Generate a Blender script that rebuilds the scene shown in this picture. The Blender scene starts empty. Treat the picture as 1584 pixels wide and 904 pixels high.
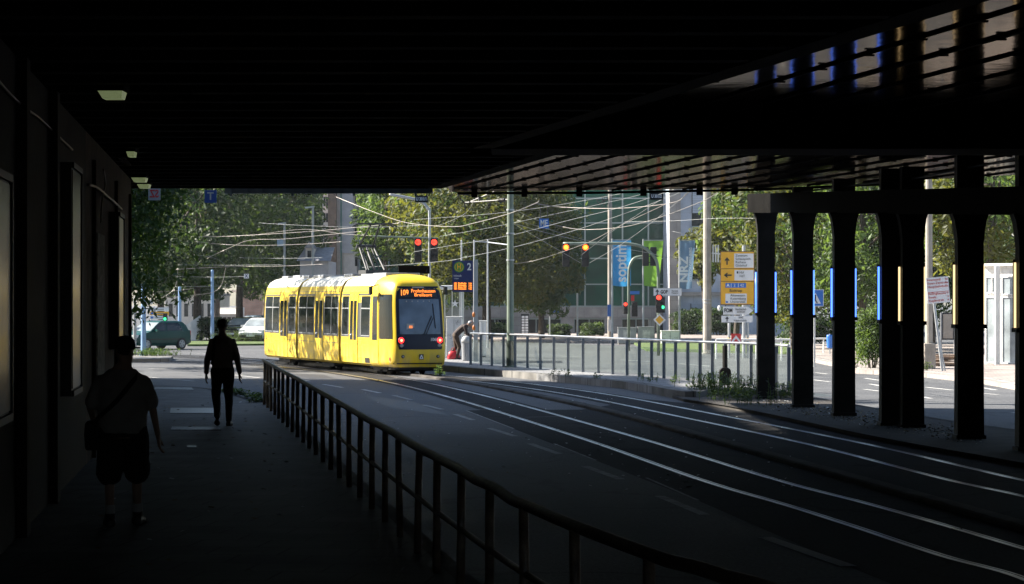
import bpy, bmesh, math, random
from mathutils import Vector, Matrix

R = math.radians
sc = bpy.context.scene
col = sc.collection
V = Vector
# ------------------------------------------------------------------ camera model (metres; camera 2.1 m above the sidewalk)
F, CX, HZ, CAM = 3800.0, 792.0, 463.0, 2.1
ZR = -0.40            # road level (sidewalk = 0)
ZP = -0.20            # tram platform


def P(px, py, s):     # photo pixel + scale (pixels per metre) -> world point
    return V(((px - CX) / s, F / s, CAM - (py - HZ) / s))


def G(px, py, z=ZR):  # photo pixel on a level surface -> world point
    return P(px, py, (py - HZ) / (CAM - z))


# ------------------------------------------------------------------ materials
MATS = {}


def mat(name, c=(0.5, 0.5, 0.5), rough=0.6, metal=0.0, emit=None, es=0.0, spec=0.5, var=0.0, vscale=3.0,
        bump=0.0, bscale=40.0, trans=None, tfac=0.35, alpha=1.0, coat=0.0, c2=None, rvar=0.0, vdetail=6.0):
    if name in MATS:
        return MATS[name]
    m = bpy.data.materials.new(name)
    m.use_nodes = True
    nt = m.node_tree
    N, L = nt.nodes, nt.links
    b = N['Principled BSDF']
    b.inputs['Base Color'].default_value = (*c, 1)
    b.inputs['Roughness'].default_value = rough
    b.inputs['Metallic'].default_value = metal
    b.inputs['Specular IOR Level'].default_value = spec
    b.inputs['Coat Weight'].default_value = coat
    b.inputs['Alpha'].default_value = alpha
    if emit:
        b.inputs['Emission Color'].default_value = (*emit, 1)
        b.inputs['Emission Strength'].default_value = es
    tc = N.new('ShaderNodeTexCoord')
    if var > 0 or c2:
        n = N.new('ShaderNodeTexNoise')
        n.inputs['Scale'].default_value = vscale
        n.inputs['Detail'].default_value = vdetail
        L.new(tc.outputs['Object'], n.inputs['Vector'])
        rp = N.new('ShaderNodeValToRGB')
        lo = c2 if c2 else tuple(x * (1 - var) for x in c)
        hi = c if c2 else tuple(min(1, x * (1 + var)) for x in c)
        rp.color_ramp.elements[0].position = 0.32
        rp.color_ramp.elements[1].position = 0.68
        rp.color_ramp.elements[0].color = (*lo, 1)
        rp.color_ramp.elements[1].color = (*hi, 1)
        L.new(n.outputs['Fac'], rp.inputs['Fac'])
        L.new(rp.outputs['Color'], b.inputs['Base Color'])
        if rvar > 0:
            mr = N.new('ShaderNodeMapRange')
            mr.inputs['To Min'].default_value = max(0.02, rough - rvar)
            mr.inputs['To Max'].default_value = min(1, rough + rvar)
            L.new(n.outputs['Fac'], mr.inputs['Value'])
            L.new(mr.outputs['Result'], b.inputs['Roughness'])
    if bump > 0:
        n2 = N.new('ShaderNodeTexNoise')
        n2.inputs['Scale'].default_value = bscale
        n2.inputs['Detail'].default_value = 4
        L.new(tc.outputs['Object'], n2.inputs['Vector'])
        bp = N.new('ShaderNodeBump')
        bp.inputs['Strength'].default_value = bump
        bp.inputs['Distance'].default_value = 0.02
        L.new(n2.outputs['Fac'], bp.inputs['Height'])
        L.new(bp.outputs['Normal'], b.inputs['Normal'])
    if trans:
        t = N.new('ShaderNodeBsdfTranslucent')
        t.inputs['Color'].default_value = (*trans, 1)
        mx = N.new('ShaderNodeMixShader')
        mx.inputs['Fac'].default_value = tfac
        L.new(b.outputs[0], mx.inputs[1])
        L.new(t.outputs[0], mx.inputs[2])
        L.new(mx.outputs[0], N['Material Output'].inputs['Surface'])
    MATS[name] = m
    return m


def glass_mat(name, tint=(0.85, 0.9, 0.9), fac=0.12, haze=0.12):
    """thin clear pane: mostly see-through, some mirror, a little dust"""
    if name in MATS:
        return MATS[name]
    m = bpy.data.materials.new(name)
    m.use_nodes = True
    N, L = m.node_tree.nodes, m.node_tree.links
    N.remove(N['Principled BSDF'])
    t = N.new('ShaderNodeBsdfTransparent'); t.inputs['Color'].default_value = (*tint, 1)
    g = N.new('ShaderNodeBsdfGlossy'); g.inputs['Roughness'].default_value = 0.05
    d = N.new('ShaderNodeBsdfDiffuse'); d.inputs['Color'].default_value = (0.6, 0.6, 0.55, 1)
    tl = N.new('ShaderNodeBsdfTranslucent'); tl.inputs['Color'].default_value = (0.6, 0.6, 0.55, 1)
    a = N.new('ShaderNodeAddShader')
    m0 = N.new('ShaderNodeMixShader'); m0.inputs[0].default_value = 0.5
    L.new(d.outputs[0], m0.inputs[1]); L.new(tl.outputs[0], m0.inputs[2])
    m1 = N.new('ShaderNodeMixShader'); m1.inputs[0].default_value = fac
    m2 = N.new('ShaderNodeMixShader'); m2.inputs[0].default_value = haze
    N.remove(a)
    L.new(t.outputs[0], m1.inputs[1]); L.new(g.outputs[0], m1.inputs[2])
    L.new(m1.outputs[0], m2.inputs[1]); L.new(m0.outputs[0], m2.inputs[2])
    L.new(m2.outputs[0], N['Material Output'].inputs['Surface'])
    MATS[name] = m
    return m


def asphalt(name, base, dark, rough=0.62, spec=0.5):
    m = mat(name, base, rough, spec=spec, c2=dark, vscale=0.35, rvar=0.12, bump=0.35, bscale=60, vdetail=10)
    N, L = m.node_tree.nodes, m.node_tree.links
    b = N['Principled BSDF']
    tc = [n for n in N if n.type == 'TEX_COORD'][0]
    rp = [n for n in N if n.type == 'VALTORGB'][0]
    # fine aggregate speckle and tar seams
    n = N.new('ShaderNodeTexNoise'); n.inputs['Scale'].default_value = 28; n.inputs['Detail'].default_value = 3
    L.new(tc.outputs['Object'], n.inputs['Vector'])
    r2 = N.new('ShaderNodeValToRGB')
    r2.color_ramp.elements[0].position = 0.35; r2.color_ramp.elements[0].color = (0.65, 0.65, 0.65, 1)
    r2.color_ramp.elements[1].position = 0.7; r2.color_ramp.elements[1].color = (1.3, 1.3, 1.28, 1)
    L.new(n.outputs['Fac'], r2.inputs['Fac'])
    mx = N.new('ShaderNodeMixRGB'); mx.blend_type = 'MULTIPLY'; mx.inputs['Fac'].default_value = 1
    L.new(rp.outputs['Color'], mx.inputs['Color1']); L.new(r2.outputs['Color'], mx.inputs['Color2'])
    v = N.new('ShaderNodeTexVoronoi'); v.feature = 'DISTANCE_TO_EDGE'; v.inputs['Scale'].default_value = 0.16
    nz = N.new('ShaderNodeTexNoise'); nz.inputs['Scale'].default_value = 0.8; nz.inputs['Detail'].default_value = 5
    L.new(tc.outputs['Object'], nz.inputs['Vector'])
    ad = N.new('ShaderNodeVectorMath'); ad.operation = 'MULTIPLY_ADD'; ad.inputs[1].default_value = (2.2, 2.2, 0)
    L.new(nz.outputs['Color'], ad.inputs[0]); L.new(tc.outputs['Object'], ad.inputs[2])
    L.new(ad.outputs[0], v.inputs['Vector'])
    r3 = N.new('ShaderNodeValToRGB')
    r3.color_ramp.elements[0].position = 0.0; r3.color_ramp.elements[0].color = (0.35, 0.35, 0.35, 1)
    r3.color_ramp.elements[1].position = 0.012; r3.color_ramp.elements[1].color = (1, 1, 1, 1)
    L.new(v.outputs['Distance'], r3.inputs['Fac'])
    m2 = N.new('ShaderNodeMixRGB'); m2.blend_type = 'MULTIPLY'; m2.inputs['Fac'].default_value = 0.7
    L.new(mx.outputs['Color'], m2.inputs['Color1']); L.new(r3.outputs['Color'], m2.inputs['Color2'])
    L.new(m2.outputs['Color'], b.inputs['Base Color'])
    return m


def brick_mat(name, c1, c2, mortar, scale, w=0.5, h=0.25, ms=0.02, rough=0.8, rot=(0, 0, 0), bump=0.3, dirt=0.5, coord='Object'):
    m = bpy.data.materials.new(name)
    m.use_nodes = True
    N, L = m.node_tree.nodes, m.node_tree.links
    b = N['Principled BSDF']; b.inputs['Roughness'].default_value = rough
    tc = N.new('ShaderNodeTexCoord'); mp = N.new('ShaderNodeMapping')
    mp.inputs['Rotation'].default_value = rot
    L.new(tc.outputs[coord], mp.inputs['Vector'])
    br = N.new('ShaderNodeTexBrick')
    br.inputs['Scale'].default_value = scale
    br.inputs['Brick Width'].default_value = w; br.inputs['Row Height'].default_value = h
    br.inputs['Mortar Size'].default_value = ms
    br.inputs['Color1'].default_value = (*c1, 1); br.inputs['Color2'].default_value = (*c2, 1); br.inputs['Mortar'].default_value = (*mortar, 1)
    L.new(mp.outputs[0], br.inputs['Vector'])
    n = N.new('ShaderNodeTexNoise'); n.inputs['Scale'].default_value = 1.3; n.inputs['Detail'].default_value = 9
    L.new(tc.outputs[coord], n.inputs['Vector'])
    rp = N.new('ShaderNodeValToRGB')
    rp.color_ramp.elements[0].position = 0.35; rp.color_ramp.elements[0].color = (1 - dirt, 1 - dirt, 1 - dirt, 1)
    rp.color_ramp.elements[1].position = 0.65; rp.color_ramp.elements[1].color = (1.1, 1.1, 1.1, 1)
    L.new(n.outputs['Fac'], rp.inputs['Fac'])
    mx = N.new('ShaderNodeMixRGB'); mx.blend_type = 'MULTIPLY'; mx.inputs['Fac'].default_value = 1
    L.new(br.outputs['Color'], mx.inputs['Color1']); L.new(rp.outputs['Color'], mx.inputs['Color2'])
    L.new(mx.outputs['Color'], b.inputs['Base Color'])
    bp = N.new('ShaderNodeBump'); bp.inputs['Strength'].default_value = bump; bp.inputs['Distance'].default_value = 0.01; bp.invert = True
    L.new(br.outputs['Fac'], bp.inputs['Height']); L.new(bp.outputs['Normal'], b.inputs['Normal'])
    MATS[name] = m
    return m


# ------------------------------------------------------------------ objects
WM = {}               # object name -> world matrix of its thing


def W(o):
    return WM.get(o.name, Matrix.Identity(4))


def tag(o, label=None, cat=None, group=None, kind=None):
    if label: o['label'] = label
    if cat: o['category'] = cat
    if group: o['group'] = group
    if kind: o['kind'] = kind
    return o


def thing(name, loc, rz, label, cat, group=None):
    o = bpy.data.objects.new(name, None)
    col.objects.link(o)
    o.location = loc
    o.rotation_euler = (0, 0, rz)
    o.empty_display_size = 0.2
    WM[o.name] = Matrix.Translation(V(loc)) @ Matrix.Rotation(rz, 4, 'Z')
    return tag(o, label, cat, group)


def copy_thing(src, loc, rz, label):
    def rec(o, parent):
        c = o.copy(); col.objects.link(c)
        if parent is not None:
            c.parent = parent
        for ch in o.children:
            rec(ch, c)
        return c
    r = rec(src, None)
    r.location = loc; r.rotation_euler = (0, 0, rz)
    WM[r.name] = Matrix.Translation(V(loc)) @ Matrix.Rotation(rz, 4, 'Z')
    r['label'] = label
    return r


def catmull(pts, n=8):
    pts = [V(p) for p in pts]
    out = []
    for i in range(len(pts) - 1):
        p0 = pts[max(0, i - 1)]; p1 = pts[i]; p2 = pts[i + 1]; p3 = pts[min(len(pts) - 1, i + 2)]
        for k in range(n):
            t = k / n
            out.append(0.5 * ((2 * p1) + (p2 - p0) * t + (2 * p0 - 5 * p1 + 4 * p2 - p3) * t * t + (3 * p1 - p0 - 3 * p2 + p3) * t ** 3))
    out.append(pts[-1])
    return out


class MB:
    def __init__(self):
        self.v, self.f, self.m = [], [], []

    def add(self, vs, fs, mi=0):
        k = len(self.v)
        self.v += [V(p) for p in vs]
        for f in fs:
            self.f.append([i + k for i in f]); self.m.append(mi)
        return self

    def box(self, x0, x1, y0, y1, z0, z1, mi=0):
        vs = [(x, y, z) for z in (z0, z1) for y in (y0, y1) for x in (x0, x1)]
        return self.add(vs, [(0, 2, 3, 1), (4, 5, 7, 6), (0, 1, 5, 4), (2, 6, 7, 3), (0, 4, 6, 2), (1, 3, 7, 5)], mi)

    def obox(self, c, ux, uy, uz, mi=0):
        c, ux, uy, uz = V(c), V(ux), V(uy), V(uz)
        vs = [c + ux * a + uy * b + uz * d for d in (-1, 1) for b in (-1, 1) for a in (-1, 1)]
        return self.add(vs, [(0, 2, 3, 1), (4, 5, 7, 6), (0, 1, 5, 4), (2, 6, 7, 3), (0, 4, 6, 2), (1, 3, 7, 5)], mi)

    def bar(self, p0, p1, w, h, mi=0, up=(0, 0, 1)):
        p0, p1 = V(p0), V(p1)
        d = p1 - p0
        x = d.cross(V(up))
        if x.length < 1e-6:
            x = d.cross(V((0, 1, 0)))
        x.normalize(); z = x.cross(d).normalized()
        return self.obox((p0 + p1) / 2, d / 2, x * w / 2, z * h / 2, mi)

    def tube(self, pts, r, n=8, mi=0, caps=True):
        pts = [V(p) for p in pts]
        rs = r if isinstance(r, (list, tuple)) else [r] * len(pts)
        d = (pts[1] - pts[0]).normalized()
        u = d.cross(V((0, 0, 1)))
        if u.length < 1e-3: u = d.cross(V((0, 1, 0)))
        u.normalize()
        vs, fs = [], []
        for i, p in enumerate(pts):
            if i == 0: t = pts[1] - pts[0]
            elif i == len(pts) - 1: t = pts[-1] - pts[-2]
            else: t = pts[i + 1] - pts[i - 1]
            if t.length < 1e-9: t = d
            t = t.normalized()
            u = (u - t * u.dot(t))
            if u.length < 1e-6: u = t.orthogonal()
            u.normalize(); w = t.cross(u)
            for k in range(n):
                a = 2 * math.pi * k / n
                vs.append(p + (u * math.cos(a) + w * math.sin(a)) * rs[i])
        for i in range(len(pts) - 1):
            for k in range(n):
                a, b = i * n + k, i * n + (k + 1) % n
                fs.append((a, b, b + n, a + n))
        if caps:
            fs.append(tuple(range(n))[::-1]); fs.append(tuple(range((len(pts) - 1) * n, len(pts) * n)))
        return self.add(vs, fs, mi)

    def loft(self, rings, mi=0, caps=True, closed=True):
        n = len(rings[0]); vs = [p for r in rings for p in r]; fs = []
        for i in range(len(rings) - 1):
            for k in range(n if closed else n - 1):
                a, b = i * n + k, i * n + (k + 1) % n
                fs.append((a, b, b + n, a + n))
        if caps:
            fs.append(tuple(range(n))[::-1]); fs.append(tuple(range((len(rings) - 1) * n, len(rings) * n)))
        return self.add(vs, fs, mi)

    def poly(self, pts, mi=0):
        return self.add(pts, [tuple(range(len(pts)))], mi)

    def prism(self, pts, vec, mi=0):
        pts = [V(p) for p in pts]; vec = V(vec); n = len(pts)
        return self.add(pts + [p + vec for p in pts],
                        [tuple(range(n))[::-1], tuple(range(n, 2 * n))] + [(i, (i + 1) % n, (i + 1) % n + n, i + n) for i in range(n)], mi)

    def ball(self, c, rx, ry=None, rz=None, nu=12, nv=8, mi=0):
        ry = rx if ry is None else ry; rz = rx if rz is None else rz
        c = V(c); rings = []
        for j in range(nv + 1):
            t = math.pi * (j + 0.02 * (j == 0) - 0.02 * (j == nv)) / nv
            rings.append([c + V((rx * math.sin(t) * math.cos(2 * math.pi * k / nu), ry * math.sin(t) * math.sin(2 * math.pi * k / nu), -rz * math.cos(t))) for k in range(nu)])
        return self.loft(rings, mi)

    def strip(self, pts, w, z=None, mi=0, off=0.0):
        """flat ribbon along a path, offset sideways"""
        pts = [V(p) for p in pts]; vs, fs = [], []
        for i, p in enumerate(pts):
            t = pts[min(i + 1, len(pts) - 1)] - pts[max(i - 1, 0)]
            n = V((t.y, -t.x, 0)).normalized()
            zz = p.z if z is None else z
            for sgn in (-1, 1):
                q = p + n * (off + sgn * w / 2); vs.append((q.x, q.y, zz))
        for i in range(len(pts) - 1):
            fs.append((2 * i, 2 * i + 1, 2 * i + 3, 2 * i + 2))
        return self.add(vs, fs, mi)

    def build(self, name, mats, parent=None, smooth=False, local=False, bevel=0.0, origin=None):
        """vertices are in world space unless local=True"""
        me = bpy.data.meshes.new(name)
        vs = self.v
        o = bpy.data.objects.new(name, me)
        if parent is not None:
            WM[o.name] = W(parent)
            if not local:
                inv = W(parent).inverted(); vs = [inv @ p for p in vs]
        elif origin is not None:
            origin = V(origin); vs = [p - origin for p in vs]; o.location = origin
            WM[o.name] = Matrix.Translation(origin)
        me.from_pydata([tuple(p) for p in vs], [], self.f)
        if not isinstance(mats, (list, tuple)): mats = [mats]
        for m in mats: me.materials.append(m)
        me.polygons.foreach_set('material_index', self.m)
        if smooth: me.polygons.foreach_set('use_smooth', [True] * len(me.polygons))
        me.update()
        col.objects.link(o)
        if parent is not None: o.parent = parent
        if bevel > 0:
            bv = o.modifiers.new('bevel', 'BEVEL'); bv.width = bevel; bv.segments = 2; bv.limit_method = 'ANGLE'
        return o


def struct(name, mb, m, smooth=False):
    return tag(mb.build(name, m, smooth=smooth), kind='structure')


def lettering(txt, parent, size, origin, right, up, m, width=None, align='CENTER', name='lettering', mirror=False, bold=0.0, spacing=1.0):
    cu = bpy.data.curves.new('lettering', 'FONT')
    cu.body = txt; cu.size = size; cu.align_x = align; cu.align_y = 'CENTER'
    cu.extrude = 0.004; cu.offset = bold; cu.space_line = spacing; cu.resolution_u = 3
    tmp = bpy.data.objects.new('tmp', cu); col.objects.link(tmp)
    dg = bpy.context.evaluated_depsgraph_get(); dg.update()
    me = bpy.data.meshes.new_from_object(tmp.evaluated_get(dg))
    bpy.data.objects.remove(tmp); bpy.data.curves.remove(cu)
    xs = [v.co.x for v in me.vertices] or [0]
    k = 1.0
    if width and max(xs) > min(xs): k = width / (max(xs) - min(xs))
    right, up, origin = V(right).normalized(), V(up).normalized(), V(origin)
    nrm = right.cross(up)
    inv = W(parent).inverted()
    for v in me.vertices:
        x = v.co.x * k * (-1 if mirror else 1)
        v.co = inv @ (origin + right * x + up * v.co.y + nrm * v.co.z)
    me.materials.clear(); me.materials.append(m)
    o = bpy.data.objects.new(name, me); col.objects.link(o); o.parent = parent
    WM[o.name] = W(parent)
    return o


def L2W(parent, p):
    return W(parent) @ V(p)


X, Y, Z = V((1, 0, 0)), V((0, 1, 0)), V((0, 0, 1))
random.seed(7)
#SECTION_MATS
M = {}
M['road'] = asphalt('asphalt', (0.14, 0.143, 0.15), (0.095, 0.097, 0.103), 0.66, 0.13)
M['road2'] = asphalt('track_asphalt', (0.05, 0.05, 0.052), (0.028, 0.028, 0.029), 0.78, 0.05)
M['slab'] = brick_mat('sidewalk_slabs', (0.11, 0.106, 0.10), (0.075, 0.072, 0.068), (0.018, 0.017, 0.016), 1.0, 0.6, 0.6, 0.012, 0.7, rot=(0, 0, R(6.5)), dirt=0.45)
M['kerb'] = brick_mat('kerb_stone', (0.26, 0.25, 0.24), (0.21, 0.20, 0.19), (0.05, 0.05, 0.05), 1.0, 1.0, 60.0, 0.012, 0.75, dirt=0.4)
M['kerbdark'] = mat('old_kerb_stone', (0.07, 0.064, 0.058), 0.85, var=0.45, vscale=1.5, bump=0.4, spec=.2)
M['plat'] = brick_mat('platform_slabs', (0.26, 0.26, 0.265), (0.21, 0.21, 0.215), (0.11, 0.11, 0.11), 1.0, 0.4, 0.4, 0.01, 0.7, dirt=0.3)
M['platedge'] = brick_mat('platform_edge_concrete', (0.18, 0.172, 0.16), (0.13, 0.125, 0.115), (0.03, 0.03, 0.03), 1.0, 0.9, 60.0, 0.014, 0.8, dirt=0.5)
M['paint'] = mat('road_paint', (0.62, 0.61, 0.58), 0.6, c2=(0.32, 0.32, 0.31), vscale=6)
M['paintold'] = mat('worn_road_paint', (0.34, 0.34, 0.33), 0.6, c2=(0.09, 0.09, 0.09), vscale=5)
M['rail'] = mat('polished_rail_steel', (0.82, 0.83, 0.85), 0.32, 1.0, c2=(0.22, 0.20, 0.18), vscale=1.1, rvar=0.14)
M['dirt'] = mat('dirt', (0.06, 0.052, 0.045), 0.9, c2=(0.03, 0.027, 0.024), vscale=2.5, bump=0.6, bscale=20)
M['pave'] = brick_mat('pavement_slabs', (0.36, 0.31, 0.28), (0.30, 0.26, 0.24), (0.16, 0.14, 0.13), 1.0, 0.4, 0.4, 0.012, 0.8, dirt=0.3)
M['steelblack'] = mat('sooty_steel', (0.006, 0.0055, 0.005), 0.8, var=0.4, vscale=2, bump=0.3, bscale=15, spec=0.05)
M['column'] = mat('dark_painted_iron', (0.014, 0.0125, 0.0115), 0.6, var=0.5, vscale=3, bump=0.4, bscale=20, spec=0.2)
M['fencepaint'] = mat('peeling_railing_paint', (0.24, 0.17, 0.115), 0.4, c2=(0.06, 0.04, 0.028), vscale=9, bump=0.5, bscale=35)
M['yellow'] = mat('tram_yellow', (0.76, 0.52, 0.018), 0.42, var=0.07, vscale=1.2, coat=0.08, rvar=0.08)
M['roofw'] = mat('tram_roof_grey', (0.62, 0.60, 0.52), 0.4, var=0.1)
M['tglass'] = mat('tram_window_glass', (0.015, 0.019, 0.02), 0.06, spec=0.14)
M['tband'] = mat('tram_window_band', (0.06, 0.062, 0.065), 0.35)
M['tblack'] = mat('tram_front_navy', (0.006, 0.010, 0.03), 0.3, spec=.25)
M['wscreen'] = mat('windscreen_glass', (0.10, 0.14, 0.20), 0.12, var=0.35, vscale=1.2, spec=0.5)
M['black'] = mat('black_plastic', (0.012, 0.012, 0.013), 0.5)
M['rubber'] = mat('black_rubber', (0.02, 0.02, 0.02), 0.8)
M['grey'] = mat('grey_metal', (0.30, 0.31, 0.32), 0.45, 0.3, var=0.15, vscale=4)
M['steel'] = mat('stainless_steel', (0.55, 0.56, 0.58), 0.3, 0.9, var=0.1, vscale=5)
M['galv'] = mat('galvanised_pole', (0.42, 0.44, 0.46), 0.45, 0.5, var=0.15, vscale=3)
M['bluepole'] = mat('pale_blue_paint', (0.22, 0.36, 0.58), 0.45, var=0.12, vscale=2)
M['greenpole'] = mat('grey_green_paint', (0.16, 0.20, 0.16), 0.5, var=0.25, vscale=2)
M['concrete'] = mat('concrete', (0.34, 0.31, 0.27), 0.85, var=0.2, vscale=2, bump=0.25, bscale=30)
M['white'] = mat('white_paint', (0.72, 0.72, 0.71), 0.5, var=0.06)
M['signw'] = mat('white_sign_face', (0.75, 0.76, 0.78), 0.4, var=0.05)
M['signy'] = mat('yellow_sign_face', (0.80, 0.42, 0.02), 0.4, var=0.04)
M['signb'] = mat('blue_sign_face', (0.03, 0.16, 0.55), 0.4)
M['signnavy'] = mat('navy_sign_face', (0.012, 0.022, 0.12), 0.35)
M['ink'] = mat('black_ink', (0.012, 0.012, 0.014), 0.5)
M['redink'] = mat('red_ink', (0.6, 0.03, 0.03), 0.5)
M['wire'] = mat('bare_copper_wire', (0.34, 0.31, 0.28), 0.45, 0.5)
M['stay'] = mat('steel_stay_wire', (0.34, 0.35, 0.35), 0.45, 0.5)
M['red_on'] = mat('red_signal_light', (0.4, 0.01, 0.01), 0.4, emit=(1, 0.03, 0.015), es=1.6)
M['amber_on'] = mat('orange_signal_light', (0.4, 0.1, 0.01), 0.4, emit=(1, 0.09, 0.01), es=1.4)
M['amber_core'] = mat('yellow_signal_light', (0.4, 0.2, 0.01), 0.4, emit=(1, 0.5, 0.03), es=1.3)
M['green_on'] = mat('green_signal_light', (0.01, 0.4, 0.1), 0.4, emit=(0.05, 1, 0.35), es=.6)
M['led'] = mat('orange_led_text', (0.3, 0.08, 0.01), 0.4, emit=(1, 0.23, 0.03), es=.7)
M['tail'] = mat('red_tail_light', (0.4, 0.01, 0.01), 0.3, emit=(1, 0.02, 0.02), es=.9)
M['tailcore'] = mat('tail_light_core', (0.5, 0.2, 0.05), 0.3, emit=(1, 0.45, 0.2), es=1.0)
M['neonb'] = mat('blue_neon_tube', (0.05, 0.1, 0.5), 0.3, emit=(0.07, 0.19, 1.0), es=1.05)
M['neony'] = mat('warm_neon_tube', (0.5, 0.4, 0.2), 0.3, emit=(1.0, 0.74, 0.38), es=.42)
M['lampglow'] = mat('greenish_lamp_cover', (0.22, 0.25, 0.14), 0.35, emit=(0.62, 0.75, 0.36), es=0.05, var=0.5, vscale=10)
M['lampoff'] = mat('dark_signal_lens', (0.03, 0.025, 0.025), 0.3)
M['skin'] = mat('skin', (0.36, 0.22, 0.16), 0.55)
M['hair'] = mat('dark_hair', (0.02, 0.016, 0.013), 0.6, bump=0.5, bscale=90)
M['bark'] = mat('bark', (0.07, 0.055, 0.042), 0.9, var=0.4, vscale=6, bump=0.8, bscale=12)
M['soil'] = mat('soil', (0.08, 0.07, 0.05), 0.95, var=0.4)
M['lawn'] = mat('mown_grass', (0.07, 0.11, 0.025), 0.9, var=0.4, vscale=3, bump=0.6, bscale=60)
# road dust clinging to the lower panels of the tram
_nt = M['yellow'].node_tree; _N, _L = _nt.nodes, _nt.links
_b = _N['Principled BSDF']; _rp = [n for n in _N if n.type == 'VALTORGB'][0]; _tc = [n for n in _N if n.type == 'TEX_COORD'][0]
_sx = _N.new('ShaderNodeSeparateXYZ'); _L.new(_tc.outputs['Object'], _sx.inputs[0])
_mr = _N.new('ShaderNodeMapRange'); _mr.inputs['From Min'].default_value = 1.0; _mr.inputs['From Max'].default_value = 0.35; _L.new(_sx.outputs['Z'], _mr.inputs['Value'])
_mp = _N.new('ShaderNodeMapping'); _mp.inputs['Scale'].default_value = (3, 3, 0.7); _L.new(_tc.outputs['Object'], _mp.inputs['Vector'])
_nz = _N.new('ShaderNodeTexNoise'); _nz.inputs['Scale'].default_value = 1.6; _nz.inputs['Detail'].default_value = 8; _L.new(_mp.outputs[0], _nz.inputs['Vector'])
_r2 = _N.new('ShaderNodeMapRange'); _r2.inputs['From Min'].default_value = 0.42; _r2.inputs['From Max'].default_value = 0.62; _L.new(_nz.outputs['Fac'], _r2.inputs['Value'])
_mu = _N.new('ShaderNodeMath'); _mu.operation = 'MULTIPLY'; _L.new(_mr.outputs[0], _mu.inputs[0]); _L.new(_r2.outputs[0], _mu.inputs[1])
_m3 = _N.new('ShaderNodeMath'); _m3.operation = 'MULTIPLY'; _m3.inputs[1].default_value = 0.55; _L.new(_mu.outputs[0], _m3.inputs[0])
_mx = _N.new('ShaderNodeMixRGB'); _mx.inputs['Color2'].default_value = (0.30, 0.25, 0.16, 1)
_L.new(_m3.outputs[0], _mx.inputs['Fac']); _L.new(_rp.outputs['Color'], _mx.inputs['Color1']); _L.new(_mx.outputs['Color'], _b.inputs['Base Color'])
#LEAVES


def leafmat(name, c, t, tf=0.35, vs=0.9):
    return mat(name, c, 0.55, var=0.45, vscale=vs, trans=t, tfac=tf, spec=0.35)


LM = {
    'deep': leafmat('deep_green_leaves', (0.022, 0.046, 0.012), (0.06, 0.12, 0.018), .3),
    'mid': leafmat('mid_green_leaves', (0.034, 0.062, 0.015), (0.12, 0.19, 0.025), 0.32),
    'fresh': leafmat('fresh_green_leaves', (0.06, 0.11, 0.024), (0.19, 0.29, 0.045), 0.36),
    'gold': leafmat('yellowing_leaves', (0.05, 0.062, 0.012), (0.25, 0.26, 0.03), 0.32),
    'haze': leafmat('haze_grey_leaves', (0.042, 0.062, 0.034), (0.11, 0.15, 0.05), 0.3),  # haze of distance put into the leaf colour
}
#SECTION_SETTING
# ================================================================== SETTING
mb = MB(); mb.poly([(-500, -60, ZR), (500, -60, ZR), (500, 900, ZR), (-500, 900, ZR)])
struct('road', mb, M['road'])


def wallx(y): return -6.6 + 0.11 * (42 - y)


# sidewalk under the bridge
fence_pts = [V(p) for p in [(-4.93, 48.9, 0), (-2.09, 29.3, 0), (-0.93, 21.3, 0), (-0.467, 18.1, 0), (0.11, 14.4, 0), (0.62, 11.9, 0), (1.10, 10.35, 0)]]
fpath = catmull(fence_pts, 10)
right = [(p.x + 0.22, p.y) for p in fpath][::-1]
right = [(4.0, 4.0), (9.0, -20.0)][::-1] + right
kerbline = [(-4.78, 49.3), (-5.35, 51.2), (-5.9, 53.2), (-6.55, 55.9), (-7.4, 58.2), (-8.6, 59.5), (-10.0, 60.0), (-16, 60.6)]
outline = right + kerbline + [(-16, 44), (wallx(44), 44), (wallx(-20), -20)]
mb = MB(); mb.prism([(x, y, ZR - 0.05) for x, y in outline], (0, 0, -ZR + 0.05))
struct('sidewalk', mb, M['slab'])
kp = catmull([(x, y, 0) for x, y in (right + kerbline)], 6)
mb = MB(); mb.strip(kp, 0.15, 0.006, off=-0.06); struct('sidewalk_kerb', mb, M['kerbdark'])
# covers and patches let into the sidewalk
def ground_sheet(name, pix, z, m, thick=0.008):
    pts = [G(x, y, z) for x, y in pix]
    mb = MB(); mb.prism([p + V((0, 0, 0.002)) for p in pts], (0, 0, thick)); return mb.build(name, m, origin=sum(pts, V()) / len(pts))
M['iron'] = mat('worn_cast_iron', (0.10, 0.10, 0.10), 0.4, 0.6, var=0.4, vscale=20)
M['ironlight'] = mat('pale_worn_cover', (0.30, 0.30, 0.29), 0.5, 0.2, c2=(0.07, 0.07, 0.07), vscale=14)
tag(ground_sheet('manhole_cover', [(264, 632), (330, 632), (333, 640), (263, 640)], 0, M['iron']), 'dark cover let into the sidewalk slabs just beyond the pale one', 'manhole cover')
tag(ground_sheet('manhole_cover', [(266, 661), (338, 661.5), (342, 666), (264, 666)], 0, M['ironlight']), 'pale shiny cover beside the feet of the man in long trousers', 'manhole cover')
tag(ground_sheet('manhole_cover', [(240, 599.5), (296, 600), (300, 604), (238, 603)], 0, M['ironlight']), 'pale cover near the far edge of the sidewalk', 'manhole cover')
tag(ground_sheet('manhole_cover', [(290, 690), (303, 690), (304, 693.5), (289, 693.5)], 0, M['iron']), 'small round iron cap in the dark sidewalk slabs', 'manhole cover')

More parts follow.
